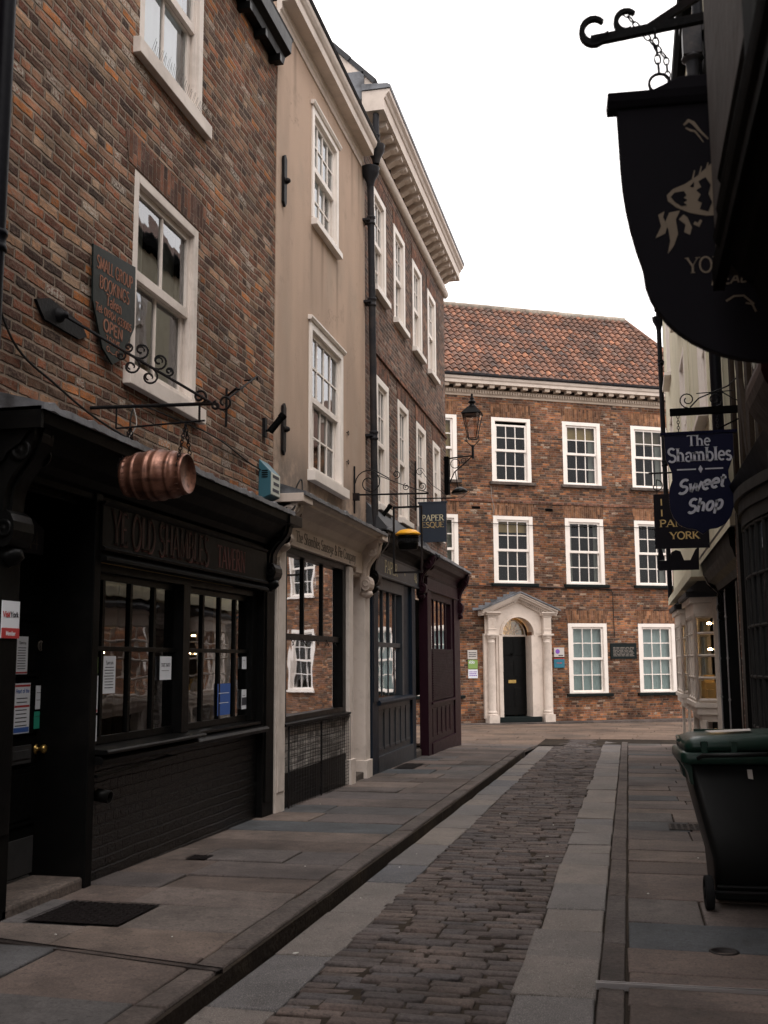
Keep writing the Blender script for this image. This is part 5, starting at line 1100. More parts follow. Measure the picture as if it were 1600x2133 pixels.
# ================================================================== HOUSE CLOSING THE STREET
eh = thing('georgian_house', 'orange brick town house with pantile roof and pedimented doorway closing the street', 'house', EF, 0, 0, -.45)
cols = [(-3.36, -1.97), (-.79, .57), (1.70, 3.07), (4.20, 5.55)]
rows = [(7.12, 9.22), (3.88, 6.02), (.42, 2.63)]
holes = []
for ri, (za, zb) in enumerate(rows):
    for ci, (ua, ub) in enumerate(cols):
        if ri == 2 and ci == 1: continue
        holes.append((ua, ub, za, zb))
DC = -.09
wall(EF, eh, 'brick_red', -9, 7.4, -.75, 10.1, holes+[(-.62, .44, -.4, 2.80)], ends=6, depth=.35)
for (ua, ub, za, zb) in holes:
    row1 = za < 1; lk = dict(blind='blind') if row1 else dict(curtain=(.0, .22, 'curtain'))
    if za > 7: lk = dict(curtain=(.0, .0, 'curtain'))
    ot = .10 if (za > 7 and ua < 0 and ua > -1) else 0
    if ua < -3 and za > 7: lk = dict(blind='ochre_room')
    if not row1 and 'curtain' in lk: lk = dict(curtain=random.choice([(.0, .22, 'curtain'), (.16, .14, 'curtain'), (.0, .0, 'curtain'), (.2, 0, 'curtain_brown')]))
    wh = sash(EF, eh, ua, ub, za, zb, 3, 2, 2, n=-.01, fw_=.13, gl='glass_far', sill=(0, .0, .0, 0) and None, bar=.030, sf=.06, open_top=ot, mat='white', **lk)
    if not row1 and random.random() < .6: hb = random.uniform(.3, .75); MB(EF).box(ua+.14, ub-.14, -.20, -.19, zb-.12-hb, zb-.12).build('roller_blind', random.choice(['curtain_brown', 'curtain', 'ochre_room']), wh)
    flat_arch(EF, eh, ua+.02, ub-.02, zb+.01, .42 if not row1 else .40, .10)
    h_ = 'plaque_dark' if row1 or za < 7 else 'step'
    MB(EF).prism([(-.1, za-.10), (.11, za-.10), (.12, za-.01), (-.1, za+.005)], ua-.10, ub+.12, tint=.4).build('sill', h_, eh, bevel=.006)
for z, dz in ((6.44, .07), (3.74, .05)):
    q = MB(EF)
    for i in range(-20, 17):
        u = i*.46; j = random.uniform(-.008, .008); q.prism([(0, z+j), (.03, z+j), (.035, z+dz+j), (0, z+dz+.02+j)], u, u+.458)
    q.build('string_course', 'arch_dark', eh)
for u0, u1, z0, z1 in ((-1.50, -1.22, 6.22, 6.30), (1.02, 1.28, 6.22, 6.31), (-1.5, -1.2, 5.0, 5.0+.06)):
    if z0 > 6: MB(EF).box(u0, u1, -.02, .006, z0, z1).build('air_brick', 'black_matt', eh)
# cornice with dentils and blocks
cornice(EF, eh, [(0, 9.86), (.03, 9.86), (.04, 9.92), (.06, 9.93), (0, 9.93)], -9, 7.4, 'cornice_end', 'bed_mould')
cornice(EF, eh, [(0, 9.93), (.05, 9.93), (.05, 10.06), (.10, 10.08), (0, 10.10)], -9, 7.4, 'cornice_end', 'bed_mould')
q = MB(EF)
for i in range(160): u = -7.0+i*.088; q.box(u, u+.048, .04, .095, 9.955, 10.05)
tag(q.build('dentil_course', 'cornice_end', eh))
for i in range(29):
    u = -4.0+i*.385; MB(EF).box(u, u+.17, .05, .26, 10.105, 10.205).build('modillion', 'cornice_end', eh, bevel=.004)
cornice(EF, eh, [(0, 10.21), (.31, 10.21), (.32, 10.30), (.36, 10.34), (.38, 10.40), (.38, 10.42), (0, 10.42)], -9.1, 7.5, 'cornice')
MB(EF).prism([(.20, 10.42), (.41, 10.42), (.44, 10.46), (.44, 10.52), (.40, 10.53), (.36, 10.47), (.22, 10.47)], -9.1, 7.55).build('gutter', 'pipe', eh)
# pantiles: every tile a lapped wave, hip at the right end
q = MB(EF); rows_ = 17; tw = .235; E0 = (.36, 10.47); R0 = (-2.9, 13.88); dn = (R0[0]-E0[0]); dz = (R0[1]-E0[1]); L = math.hypot(dn, dz); sx_, sz_ = dn/L, dz/L; nx_, nz_ = -sz_*-1, sx_*-1
nrm = (sz_, -sx_)   # out of the slope (n, z)
for rI in range(rows_):
    s0 = L*rI/rows_-.04; s1 = L*(rI+1)/rows_+.03; umax = 7.42-(7.42-5.72)*(rI+.6)/rows_
    u = -8.0
    while u < umax:
        tint = random.random(); lift = random.uniform(-.004, .006); tl = random.uniform(-.010, .010); vs = []; K = 8
        for end, (ss, base) in enumerate(((s0+tl, .066), (s1, .010))):
            for k in range(K+1):
                x = k/K; h = .040*sin(2*pi*(x-.08))+(.012 if x < .12 else 0)
                hh = base+h+lift; vs.append((min(u+tw*x*1.06, umax+.12), E0[0]+sx_*ss+nrm[0]*hh, E0[1]+sz_*ss+nrm[1]*hh))
        for k in range(K+1):
            a = vs[k]; vs.append((a[0], a[1]-nrm[0]*.030, a[2]-nrm[1]*.030))
        q.add(vs, [(k, k+1, K+2+k, K+1+k) for k in range(K)]+[(k, k+1, 2*K+3+k, 2*K+2+k) for k in range(K)], tint, True)
        u += tw
q.add([(-8, E0[0], E0[1]), (7.42, E0[0], E0[1]), (5.72, R0[0], R0[1]), (-8, R0[0], R0[1])], [(0, 1, 2, 3)], .55)
q.add([(7.42, E0[0], E0[1]), (5.72, R0[0], R0[1]), (7.42, -6.2, 10.5)], [(0, 1, 2)], .55)
q.add([(-8, R0[0], R0[1]), (5.72, R0[0], R0[1]), (7.42, -6.2, 10.5), (-8, -6.2, 10.5)], [(0, 1, 2, 3)], .55)
q.build('roof', 'pantile', eh, recalc=False)
q = MB(EF)
for i in range(31):
    u = -8+i*.445; q.tube([(u, R0[0], R0[1]+.01+random.uniform(-.008, .008)), (min(u+.44, 5.76), R0[0], R0[1]+.012)], .12, 10, tint=random.random())
q.build('ridge_tile', 'ridge', eh)
q = MB(EF)
for i in range(14):
    a, c = i/14, (i+.97)/14; f = lambda t: (5.74+1.70*t, R0[0]+(E0[0]-R0[0])*t, R0[1]+.02+(E0[1]-R0[1])*t)
    q.tube([f(a), f(c)], .085, 8, tint=random.random())
q.build('hip_tile', 'pantile', eh)
# doorcase
SC = 'cornice'
dr = MB(EF).box(-.64, .34, -.32, -.27, -.22, 2.21)
for (z0, z1) in ((.02, .62), (.95, 1.45), (1.62, 2.1)):
    for (u0, u1) in ((-.54, -.21), (-.09, .24)): dr.box(u0, u1, -.27, -.258, z0, z1).box(u0+.035, u1-.035, -.258, -.252, z0+.035, z1-.035)
dr = dr.build('door', 'black', eh, bevel=.004)
MB(EF).box(-.28, -.02, -.258, -.245, .76, .86).build('letterbox', 'brass', dr, bevel=.003)
q = MB(EF); q.lathe((-.15, -.25, 1.66), (0, 1, 0), [(.03, 0), (.025, .03), (0, .04)], 10); q.tube([(-.15-.05*sin(a), -.225, 1.60-.05*cos(a)+.05) for a in [2*pi*i/10 for i in range(10)]], .008, 5, closed=True); q.build('knocker', 'black', dr)
q = MB(EF)
q.box(.34, .46, -.36, .20, -.3, 2.24).box(-.76, -.63, -.36, .20, -.3, 2.24)
q.box(-.63, .34, -.33, -.22, 2.21, 2.27).box(.46, .58, .0, .16, -.3, 2.24).box(-.84, -.76, 0, .16, -.3, 2.24).box(-1.22, -.84, 0, .12, -.3, 2.24).box(.58, 1.06, 0, .12, -.3, 2.24)
q.build('door_frame', SC, eh, bevel=.004)
# arch and tympanum
R1 = .535; cu = -.09; zc = 2.28; q = MB(EF); K = 24; bot = []; top_ = []
def rake(u): return 2.96+.49*max(0, 1-abs(u-cu)/1.2)
for i in range(K+1):
    th = radians(180-180*i/K); bot.append((cu+R1*cos(th), zc+R1*sin(th)))
uu = [-1.2, -.9]+[b_[0] for b_ in bot]+[.72, 1.04]
zz = [zc, zc]+[b_[1] for b_ in bot]+[zc, zc]
for i in range(len(uu)-1):
    q.add([(uu[i], .14, zz[i]), (uu[i+1], .14, zz[i+1]), (uu[i+1], .14, rake(uu[i+1])), (uu[i], .14, rake(uu[i]))], [(0, 1, 2, 3)])
for i in range(K): q.add([(bot[i][0], .14, bot[i][1]), (bot[i+1][0], .14, bot[i+1][1]), (bot[i+1][0], -.34, bot[i+1][1]), (bot[i][0], -.34, bot[i][1])], [(0, 1, 2, 3)], smooth=True)
q.box(-1.22, -.62, 0, .14, zc-.05, zc+.02).box(.44, 1.06, 0, .14, zc-.05, zc+.02)
q.build('tympanum', SC, eh, recalc=False)
q = MB(EF)
for (rr, wd, n1) in ((R1+.035, .07, .17), (R1+.005, .03, .19)): q.ribbon(arc(cu, zc, rr, rr, 180, 0, 24), wd, .13, n1)
q.box(-.66, -.60, .10, .20, 2.20, 2.29).box(.42, .48, .10, .20, 2.20, 2.29); q.build('arch_moulding', SC, eh)
fl = MB(EF); fl.ribbon(arc(-.15, 2.27, .47, .47, 180, 0, 20), .035, -.30, -.27); fl.ribbon(arc(-.15, 2.27, .15, .15, 180, 0, 12), .02, -.30, -.275)
for a in (30, 60, 90, 120, 150): fl.ribbon([(-.15+.15*cos(radians(a)), 2.27+.15*sin(radians(a))), (-.15+.46*cos(radians(a)), 2.27+.46*sin(radians(a)))], .014, -.30, -.275)
fl = fl.build('fanlight', SC, eh)
MB(EF).plate(arc(-.15, 2.27, .47, .47, 180, 0, 20), -.296, -.290).build('glass', 'glass', fl)
MB(EF).box(-.7, .5, -.9, -.85, 2.2, 2.85).build('hall_wall', 'ochre_room', fl)
MB(EF).lathe((-.28, -.55, 2.66), (0, 0, 1), [(0, 0), (.06, 0), (.07, .02), (0, .03)], 12).build('hall_lamp', 'light', fl)
for cx in (-1.0, .86):
    c = MB(EF); c.lathe((cx, .17, -.42), (0, 0, 1), [(.155, 0), (.16, .22), (.165, .225), (.165, .25), (.13, .27), (.15, .30), (.15, .32), (.125, .34), (.122, .36), (.122, 1.4), (.108, 2.42), (.12, 2.44), (.12, 2.46), (.108, 2.47), (.108, 2.55), (.135, 2.57), (.14, 2.60), (.15, 2.62), (.155, 2.66)], 28)
    c.box(cx-.17, cx+.17, .0, .34, -.46, -.20).build('column', SC, eh, bevel=.003)
    e = MB(EF).box(cx-.185, cx+.185, 0, .34, 2.235, 2.29).box(cx-.13, cx+.13, 0, .28, 2.29, 2.78).box(cx-.15, cx+.15, 0, .30, 2.42, 2.44)
    for k in range(6): e.box(cx-.11+k*.042, cx-.11+k*.042+.016, .28, .292, 2.48, 2.76)
    for k in range(7): e.box(cx-.135+k*.042, cx-.135+k*.042+.022, .28, .305, 2.80, 2.835)
    e.box(cx-.15, cx+.15, 0, .28, 2.78, 2.86).prism([(0, 2.86), (.32, 2.86), (.34, 2.90), (.38, 2.93), (.38, 2.97), (0, 2.97)], cx-.22, cx+.26); e.build('entablature', SC, eh, bevel=.002)
q = MB(EF)
for sg in (-1, 1):
    e0, e1 = (cu+sg*1.26, 2.97), (cu, 3.50); th = math.atan2(e1[1]-e0[1], e1[0]-e0[0])
    for (lo, hi, n1) in ((-.13, -.06, .30), (-.06, .0, .38), (.0, .045, .42)):
        p_ = [(e0[0], e0[1]+lo), (e1[0], e1[1]+lo), (e1[0], e1[1]+hi), (e0[0]-sg*-.02, e0[1]+hi)]; q.plate(p_, 0, n1)
    for k in range(15):
        t = (k+2)/18; u = e0[0]+(e1[0]-e0[0])*t; z = e0[1]+(e1[1]-e0[1])*t-.185; q.box(u-.018, u+.018, .14, .26, z, z+.05)
    p_ = [(e0[0]+(e1[0]-e0[0])*.12, e0[1]+.064-.27), (e1[0], e1[1]-.21), (e1[0], e1[1]-.13), (e0[0]+(e1[0]-e0[0])*.12, e0[1]+.064-.13)]; q.plate(p_, .13, .20)
q.build('pediment', SC, eh)
q = MB(EF)
for sg in (-1, 1): q.plate([(cu+sg*1.34, 3.0), (cu, 3.56), (cu, 3.60), (cu+sg*1.36, 3.035)], -.0, .46)
for k in range(7): t = k/7; q.box(cu-1.45+t*1.45, cu-1.45+(k+1)/7*1.45, 0, .02, 3.02+.52*t, 3.10+.60*t)
q.build('hood_roof', 'lead', eh)
MB(EF).box(-.84, .62, -.35, .24, -.42, -.26).build('doorstep', 'plaque_dark', eh, bevel=.01)
MB(EF).box(-1.25, 1.1, .0, .44, -.55, -.435, tint=.4).build('doorstep', 'step', eh, bevel=.01)
# plaques
def plaque(u0, u1, z0, z1, mat, label, name='plaque', lines=3, ink='print', dots=None):
    r = MB(EF).box(u0, u1, .0, .035, z0, z1).build(name, mat, bevel=.003); tag(r, label, 'plaque'); q = MB(EF); rn = random.Random(int(u0*99+z0*9))
    for i in range(lines):
        z = z1-(z1-z0)*(.28+.62*i/max(lines, 1)); h = (z1-z0)*.30/max(lines, 2); x = u0+(u1-u0)*.10
        while x < u1-(u1-u0)*.16:
            w_ = rn.uniform(.04, .10)*(u1-u0)*2; x2 = min(x+w_, u1-(u1-u0)*.10); q.box(x, x2, .035, .0365, z-h/2, z+h/2); x = x2+(u1-u0)*.03
    if lines: q.build('print', ink, r)
    return r
plaque(-1.73, -1.42, 1.51, 1.79, 'plaque_pale', 'pale grey plaque, topmost of the three left of the white doorcase')
r = plaque(-1.72, -1.41, 1.22, 1.49, 'green_card', 'green plaque, middle one of the three left of the white doorcase', lines=0)
q = MB(EF); write(q, 'eblo', -1.70, 1.38, .10, wt=.16, serif=False, n0=.035, n1=.038); q.build('lettering', 'paper', r)
plaque(-1.72, -1.41, .93, 1.20, 'paper', 'white plaque with purple marks, lowest of the three left of the white doorcase', lines=3, ink='purple')
r = plaque(1.18, 1.53, 1.57, 1.86, 'plaque_pale', 'white plaque with a purple disc, right of the white doorcase', lines=0)
q = MB(EF).plate(arc(1.30, 1.74, .075, .075, 0, 360, 20)[:-1], .035, .038); q.build('disc', 'purple', r); q = MB(EF).box(1.33, 1.49, .035, .038, 1.60, 1.63); q.build('print', 'print', r)
r = plaque(1.17, 1.53, 1.23, 1.50, 'teal', 'teal plaque with a red top edge and small red bar, right of the white doorcase', lines=0)
q = MB(EF).box(1.17, 1.53, .0, .038, 1.505, 1.525).box(1.26, 1.44, .035, .038, 1.37, 1.39); q.build('red_line', 'print_red', r)
plaque(3.16, 4.10, 1.50, 2.0, 'plaque_dark', 'wide dark slate plaque of fine white writing between the ground floor windows', lines=7, ink='letter_grey')
tag(MB(EF).tube([(-3.0, .03, 5.76)]+[(u, .04+.01*(i % 2), 5.76-.02*sin(i)) for i, u in enumerate((-1, 0, 1, 2, 3, 4, 5, 6))], .012, 5).build('cable', 'cable'), 'thin cable crossing the brick front through the middle floor windows', 'cable')
tag(MB(EF).tube([(-2.5, .04, 3.80), (0, .05, 3.78), (3.2, .05, 3.73), (3.3, .05, 3.62), (3.32, .04, 2.2)], .013, 5).build('cable', 'cable'), 'dark cable running under the middle sills and down beside the ground floor window', 'cable')
tag(MB(EF).tube([(-.85, .03, 6.95), (-.83, .03, 6.6), (-.76, .03, 6.3), (-.78, .03, 6.05)], .009, 5).build('cable', 'cable_grey'), 'short pale cable hanging below the top left window of the orange brick house', 'cable')
rh = thing('adjoining_house', 'lower brick house with white sashes joining the right end of the orange brick house', 'house', EF, 12, 0, -.6)
rhh = [(u, u+1.35, a, c) for u in (8.2, 10.7, 13.2, 15.7) for a, c in ((3.88, 6.02), (.42, 2.63), (6.9, 8.7))]
wall(EF, rh, 'brick_red', 7.42, 20, -.8, 9.4, rhh, n=-.12, ends=7)
for h_ in rhh: sash(EF, rh, *h_, 3, 2, 2, n=-.13, fw_=.13, gl='glass_far', bar=.03, sf=.06)
MB(EF).prism([(.1, 9.4), (.12, 9.46), (-3.6, 12.4), (-7, 9.46), (-7, 9.4)], 7.42, 20).build('roof', 'pantile', rh)

# ================================================================== RIGHT ROW
RU = RFr(1.0); RG = RFr(1.32)
cr = thing('cream_rendered_house', 'cream rendered house with white bay shop windows at the far right', 'house', RG, 15, 0, 0)
wall(RU, cr, 'cream_render', 10.45, 23.0, 2.75, 9.0, [(u, u+1.2, a, c) for u in (12.2, 16.2, 20.2) for a, c in ((4.3, 6.2), (6.9, 8.4))], ends=5)
for u in (12.2, 16.2, 20.2):
    for z0, z1 in ((4.3, 6.2), (6.9, 8.4)): sash(RU, cr, u, u+1.2, z0, z1, 3, 2, 2)
MB(RU).prism([(-.1, 8.98), (.10, 8.98), (.15, 9.05), (.15, 9.22), (.12, 9.3), (-.1, 9.3)], 10.4, 23.1).build('eaves', 'black_matt', cr)
MB(RU).prism([(.12, 9.3), (-2.3, 11.8), (-5, 9.3)], 10.4, 23.1).build('roof', 'pantile', cr)
wall(RG, cr, 'brick_white', 14.9, 22.95, -.5, 2.75, [(18.3, 19.1, -.5, 2.1)], ends=4.5)
MB(RG).box(18.3, 19.1, -.3, -.25, -.5, 2.1).build('door', 'white_old', cr)
# raised bead down the render and a patched crack, as relief
q = MB(RU).box(15.1, 15.16, 0, .012, 3.4, 9).box(12.0, 12.1, .0, .014, 3.2, 8.9); q.build('render_bead', 'cream_render', cr)
# canted bay windows
for BO in (0, 3.9):
    bp = [(15.94+BO, .0), (16.06+BO, .34), (17.75+BO, .36), (17.95+BO, 0)]
    def bayring(b, z0, z1, grow, th=.06, tint=.5):
        P_ = [(bp[0][0]-grow, 0), (bp[1][0]-grow*.8, bp[1][1]+grow), (bp[2][0]+grow*.8, bp[2][1]+grow), (bp[3][0]+grow, 0)]
        k = 4; vs = [(u, n, z0) for u, n in P_]+[(u, n, z1) for u, n in P_]
        b.add(vs, [(0, 1, 5, 4), (1, 2, 6, 5), (2, 3, 7, 6), (0, 1, 2, 3), (4, 5, 6, 7), (3, 0, 4, 7)], tint); return b
    q = MB(RG); bayring(q, .70, .80, .03); bayring(q, .80, .87, .06); bayring(q, .60, .70, -.03); q.build('bay_sill', 'bay_white', cr, bevel=.004); q = MB(RG); bayring(q, 2.13, 2.30, .02); bayring(q, 2.30, 2.38, .07)
    bay_o = q.build('bay_window', 'bay_white', cr, bevel=.004)
    q = MB(RG); bayring(q, 2.38, 2.46, .12); P_ = bp
    q.add([(15.7+BO, 0, 2.85), (15.82+BO, .46, 2.46), (17.95+BO, .48, 2.46), (18.2+BO, 0, 2.85), (15.7+BO, 0, 2.42), (18.2+BO, 0, 2.42)], [(0, 1, 2, 3), (0, 1, 4), (3, 2, 5)]); q.build('bay_roof', 'slate', cr)
    q = MB(RG); gp = MB(RG)
    for seg in range(3):
        a, c = Vector(bp[seg]), Vector(bp[seg+1]); k = (1, 4, 2)[seg]
        for i in range(k+1):
            p_ = a+(c-a)*i/k; w_ = .022 if 0 < i < k else .034
            q.tube([(p_.x, p_.y, .85), (p_.x, p_.y, 2.15)], w_, 4)
        for z in (.90, 1.22, 1.54, 1.86, 2.11): q.tube([(a.x, a.y, z), (c.x, c.y, z)], .020 if .9 < z < 2.1 else .03, 4)
        gp.add([(a.x, a.y, .87), (c.x, c.y, .87), (c.x, c.y, 2.13), (a.x, a.y, 2.13)], [(0, 1, 2, 3)])
    q.build('bay_mullion', 'bay_white', bay_o); gp.build('bay_glass', 'glass', bay_o, recalc=False)
    q = MB(RG)
    for i in range(5): q.box(BO+16.2+i*.3, BO+16.32+i*.3, .05, .20, .88, 1.05+.1*(i % 3))
    q.box(BO+16.1, BO+17.8, -.02, .0, .87, 2.13); q.build('window_display', 'ochre_room', bay_o)
    for z in (2.0, 1.62): MB(RG).lathe((16.4+BO, .12, z), (0, 0, 1), [(0, 0), (.03, 0), (.035, .02), (0, .03)], 8).build('display_lamp', 'light', bay_o)
    MB(RG).box(15.86+BO, 15.97+BO, 0, .10, -.4, 2.35).box(17.92+BO, 18.02+BO, 0, .10, -.4, 2.35).box(15.98+BO, 16.03+BO, .25, .30, -.4, .62).box(17.6+BO, 17.66+BO, .27, .32, -.4, .62).each('bay_post', 'bay_white', cr, bevel=.004)
MB(RG).box(15.97, 17.92, .0, .03, -.4, .6).build('stall_riser', 'black_matt', cr)
MB(RU).prism([(-.4, 2.60), (.12, 2.60), (.12, 2.74), (-.4, 2.78)], 14.9, 23.0).build('moulding', 'cream_render', cr)
pipe_run(RU, 22.85, .08, 2.7, 8.95, .05, 'pipe_black', 'slim black rainwater pipe with a hopper at the far corner of the cream house', (3.4, 5.6, 7.8), hopper=8.75)
pipe_run(RU, 10.38, .07, 2.9, 8.9, .055, 'pipe_black', 'black downpipe between the cream render and the timbered house', (4.9, 6.4))
# black shop under the near end of the cream house
bs = thing('black_shopfront', 'narrow black shopfront with brass-lined doorposts behind the wheelie bin', 'shopfront', RG, 12.8, 0, 0)
wall(RG, bs, 'black_matt', 10.9, 14.88, -.4, 2.75, [(11.6, 14.2, .7, 2.2)], ends=4, name='shop_wall')
MB(RG).add([(11.6, -.08, .7), (14.2, -.08, .7), (14.2, -.08, 2.2), (11.6, -.08, 2.2)], [(0, 1, 2, 3)]).build('glass', 'glass_shop', bs, recalc=False)
q = MB(RG).box(14.7, 14.84, .0, .12, -.3, 2.35).box(13.6, 13.74, .0, .12, -.3, 2.35).box(12.2, 12.34, 0, .12, -.3, 2.35); q.each('post', 'black', bs, bevel=.006)
q = MB(RG)
for u in (14.68, 13.58): q.tube([(u, .13, -.1), (u, .13, 2.3)], .010, 6)
for u in (14.68, 13.58):
    for z in (.4, 1.0, 1.5, 2.0): q.lathe((u, .13, z), (0, 0, 1), [(.010, -.02), (.018, 0), (.010, .02)], 8)
q.build('brass_rail', 'steel', bs)
cornice(RG, bs, [(0, 2.38), (.12, 2.38), (.16, 2.45), (.24, 2.50), (.26, 2.58), (.28, 2.62), (.29, 2.72), (.30, 2.80), (0, 2.90)], 11.0, 14.9, 'grey_dark')
console(RG, bs, 14.6, 14.8, 2.6, 2.05, .26, 'black')
MB(RG).prism([(.0, 2.80), (.31, 2.80), (.33, 2.84), (0, 2.98)], 10.95, 14.95).build('lead_flashing', 'lead', bs)
# timbered house with the bow window
TU = RFr(1.06); TG = RFr(1.08)
tb = thing('timbered_house', 'dark timbered house with white panels and a grey bow window on the right', 'house', TG, 7.5, 0, 0)
wall(TU, tb, 'cream_render', 4.4, 10.3, 2.9, 7.3, [(6.2, 7.4, 4.0, 5.6)], ends=4)
sash(TU, tb, 6.2, 7.4, 4.0, 5.6, 3, 2, 2, mat='white_old')
q = MB(TU)
for u in (4.4, 5.2, 6.0, 7.45, 8.2, 8.72, 9.3, 9.95): q.box(u, u+.19+random.uniform(-.03, .05), 0, .04, 2.9, 7.3)
q.box(4.4, 10.3, 0, .045, 2.9, 3.12).box(4.4, 10.3, 0, .045, 5.9, 6.1).plate([(8.9, 3.1), (9.05, 3.1), (9.95, 4.9), (9.85, 4.95)], 0, .042); q.build('timber_frame', 'timber', tb, bevel=.01)
MB(TU).prism([(-.1, 7.2), (.08, 7.2), (.12, 7.28), (.12, 7.55), (-.1, 7.6)], 4.3, 10.35).build('eaves', 'black_matt', tb)
MB(TU).prism([(.10, 7.55), (-2, 10.2), (-4.2, 7.6)], 4.3, 10.35).build('roof', 'slate', tb)
MB(TU).box(9.9, 10.1, .14, .32, 7.28, 7.62).box(9.88, 10.12, .12, .34, 7.60, 7.66).lathe((10.0, .23, 7.30), (0, 0, -1), [(.10, 0), (.11, .03), (.07, .06), (.06, .16), (.05, .5)], 12).box(9.9, 10.1, 0, .14, 7.5, 7.6).build('hopper', 'pipe', tb, bevel=.01)
wall(TG, tb, 'brick_tall', 4.4, 10.88, -.4, 2.9, [(7.6, 9.6, .75, 2.6)], ends=4, name='shop_wall')
K = 10; bow = [(7.55+2.05*i/K, .13*sin(pi*i/K)+.01) for i in range(K+1)]
def bowband(b, z0, z1, g, mat=None):
    vs = []; k = K+1
    for z in (z0, z1): vs += [(u, n+g, z) for u, n in bow]
    b.add(vs, [(i, i+1, k+i+1, k+i) for i in range(K)]); 
    for z in (0, 1): b.add([(bow[0][0], 0, (z0, z1)[z])]+[(u, n+g, (z0, z1)[z]) for u, n in bow]+[(bow[-1][0], 0, (z0, z1)[z])], [tuple(range(K+3))])
q = MB(TG); bowband(q, -.3, .62, -.02); bowband(q, .62, .70, .04); bo_ = q.build('bow_stall_riser', 'bow_grey', tb); q = MB(TG); bowband(q, 2.52, 2.62, .02); bowband(q, 2.62, 2.72, .04); bowband(q, 2.72, 2.80, .07)
bo = q.build('bow_window', 'bow_grey', tb)
q = MB(TG)
for u, n in bow: q.tube([(u, n, .7), (u, n, 2.55)], .016, 6)
for z in (.98, 1.36, 1.74, 2.12, 2.5): q.tube([(u, n, z) for u, n in bow], .014, 6)
q.build('bow_bars', 'bow_grey', bo); q = MB(TG)
for i in range(K): a, c = bow[i], bow[i+1]; q.add([(a[0], a[1]-.01, .7), (c[0], c[1]-.01, .7), (c[0], c[1]-.01, 2.52), (a[0], a[1]-.01, 2.52)], [(0, 1, 2, 3)], smooth=True)
q.build('bow_glass', 'glass', bo, recalc=False)
MB(TG).box(7.5, 9.7, -.6, -.58, .7, 2.6).build('room', 'dark_room', bo)
MB(TG).box(6.9, 7.5, .0, .10, -.3, 2.9).box(9.68, 9.9, 0, .09, -.3, 2.8).each('pilaster', 'charcoal', tb, bevel=.01)
cornice(TG, tb, [(0, 2.8), (.05, 2.8), (.10, 2.92), (.14, 3.02), (0, 3.1)], 4.5, 9.75, 'charcoal')
q = MB(RFr(.99)); pr = []
for i in range(15): a = i/14; pr.append((.25*(1-a)**.7+.04*sin(a*9), 3.08-.72*a))
q.prism([(-.3, 3.10)]+pr+[(-.3, 2.3)], 5.6, 6.35); q.lathe((5.6, .02, 2.85), (-1, 0, 0), [(.16, 0), (.15, .03), (.08, .04), (.05, .02), (0, .05)], 16)
q.build('console', 'red_dark', tb, bevel=.01)
MB(RFr(.80)).tube([(6.0, .06, 3.12), (6.02, -.35, 3.16)], .035, 8).build('pennant_pole', 'alarm_white', tb)
# near house, jettied over the camera
nh = thing('jettied_house', 'near black and brown jettied house overhanging the right edge of the picture', 'house', RFr(1.1), 0, 0, 0)
MB(RFr(1.15)).box(-9, 4.3, -4, 0, -.2, 2.6).build('wall', 'black_matt', nh)
MB(RFr(.30)).prism([(0, 2.62), (.0, 7.2), (-4.5, 7.2), (-4.5, 2.62)], -9, 3.15).build('upper_wall', 'render_brown', nh)
MB(RFr(.30)).prism([(.25, 7.2), (-2.2, 9.6), (-4.7, 7.2)], -9, 3.2).build('roof', 'slate', nh)
q = MB(RFr(.30)).box(-9, 3.16, -.02, .012, 2.58, 2.66).box(2.0, 2.2, 0, .012, 2.66, 7.1).box(.2, .4, 0, .012, 2.66, 7.1); q.build('timber_frame', 'black_matt', nh)
# shaped jetty bracket and barge board, profile in (x,z), 2 m deep
rb = random.Random(4); pf = [(.46, 3.75), (.425, 3.45)]
for (x, z) in ((.40, 3.34), (.382, 3.26), (.362, 3.18), (.335, 3.05), (.312, 2.93), (.292, 2.81), (.280, 2.72), (.270, 2.64), (.290, 2.60), (.33, 2.54), (.37, 2.49), (.40, 2.42)): pf += [(x+rb.uniform(-.004, .004), z+.012), (x+.007, z-.006)]
pf += [(.46, 2.34), (1.2, 2.34), (1.2, 3.75)]
MB(SFr(0)).plate(pf, -2.92, -1.2).build('jetty_bracket', 'black_matt', nh, bevel=.004)
# ---- hanging boards, right side
SB = 3.42
ang = radians(4)
BF = Fr((0, SB), (cos(ang), sin(ang)), (sin(ang), -cos(ang)))
r = thing('hanging_sign', 'huge near black half-round hanging board with a pale emblem at the top right', 'sign', BF, .25, 0, 2.4)
x0, x1 = .03, .62
out_ = [(x0, 3.325)]+[(x0+.012*i/6+.05*max(0, (i-3)/5)**2, 3.325-.565*i/8) for i in range(1, 9)]
lx_, lz_ = out_[-1]; cxm = .50; rx = cxm-lx_
out_ += [(cxm-rx*cos(radians(a)), lz_-.33*sin(radians(a))) for a in range(10, 91, 8)]
full = out_+[(2*cxm-x, z) for x, z in out_[::-1]]
MB(BF).plate(full, -.018, .018).build('board', 'sign_black', r, bevel=.004)
MB(BF).prism([(-.03, 3.318), (.03, 3.318), (.045, 3.335), (.055, 3.362), (-.055, 3.362), (-.045, 3.335)], x0-.03, 2*cxm-x0+.03).plate([(x0+.06, 3.36), (.16, 3.385), (.24, 3.42), (.42, 3.42), (.5, 3.38), (.6, 3.36)], -.02, .02).build('cap', 'sign_black', r, bevel=.003)
q = MB(BF); q.tube([(.175+.034*cos(a), 0, 3.41+.034*sin(a)) for a in [2*pi*i/16 for i in range(16)]], .0055, 6, closed=True)
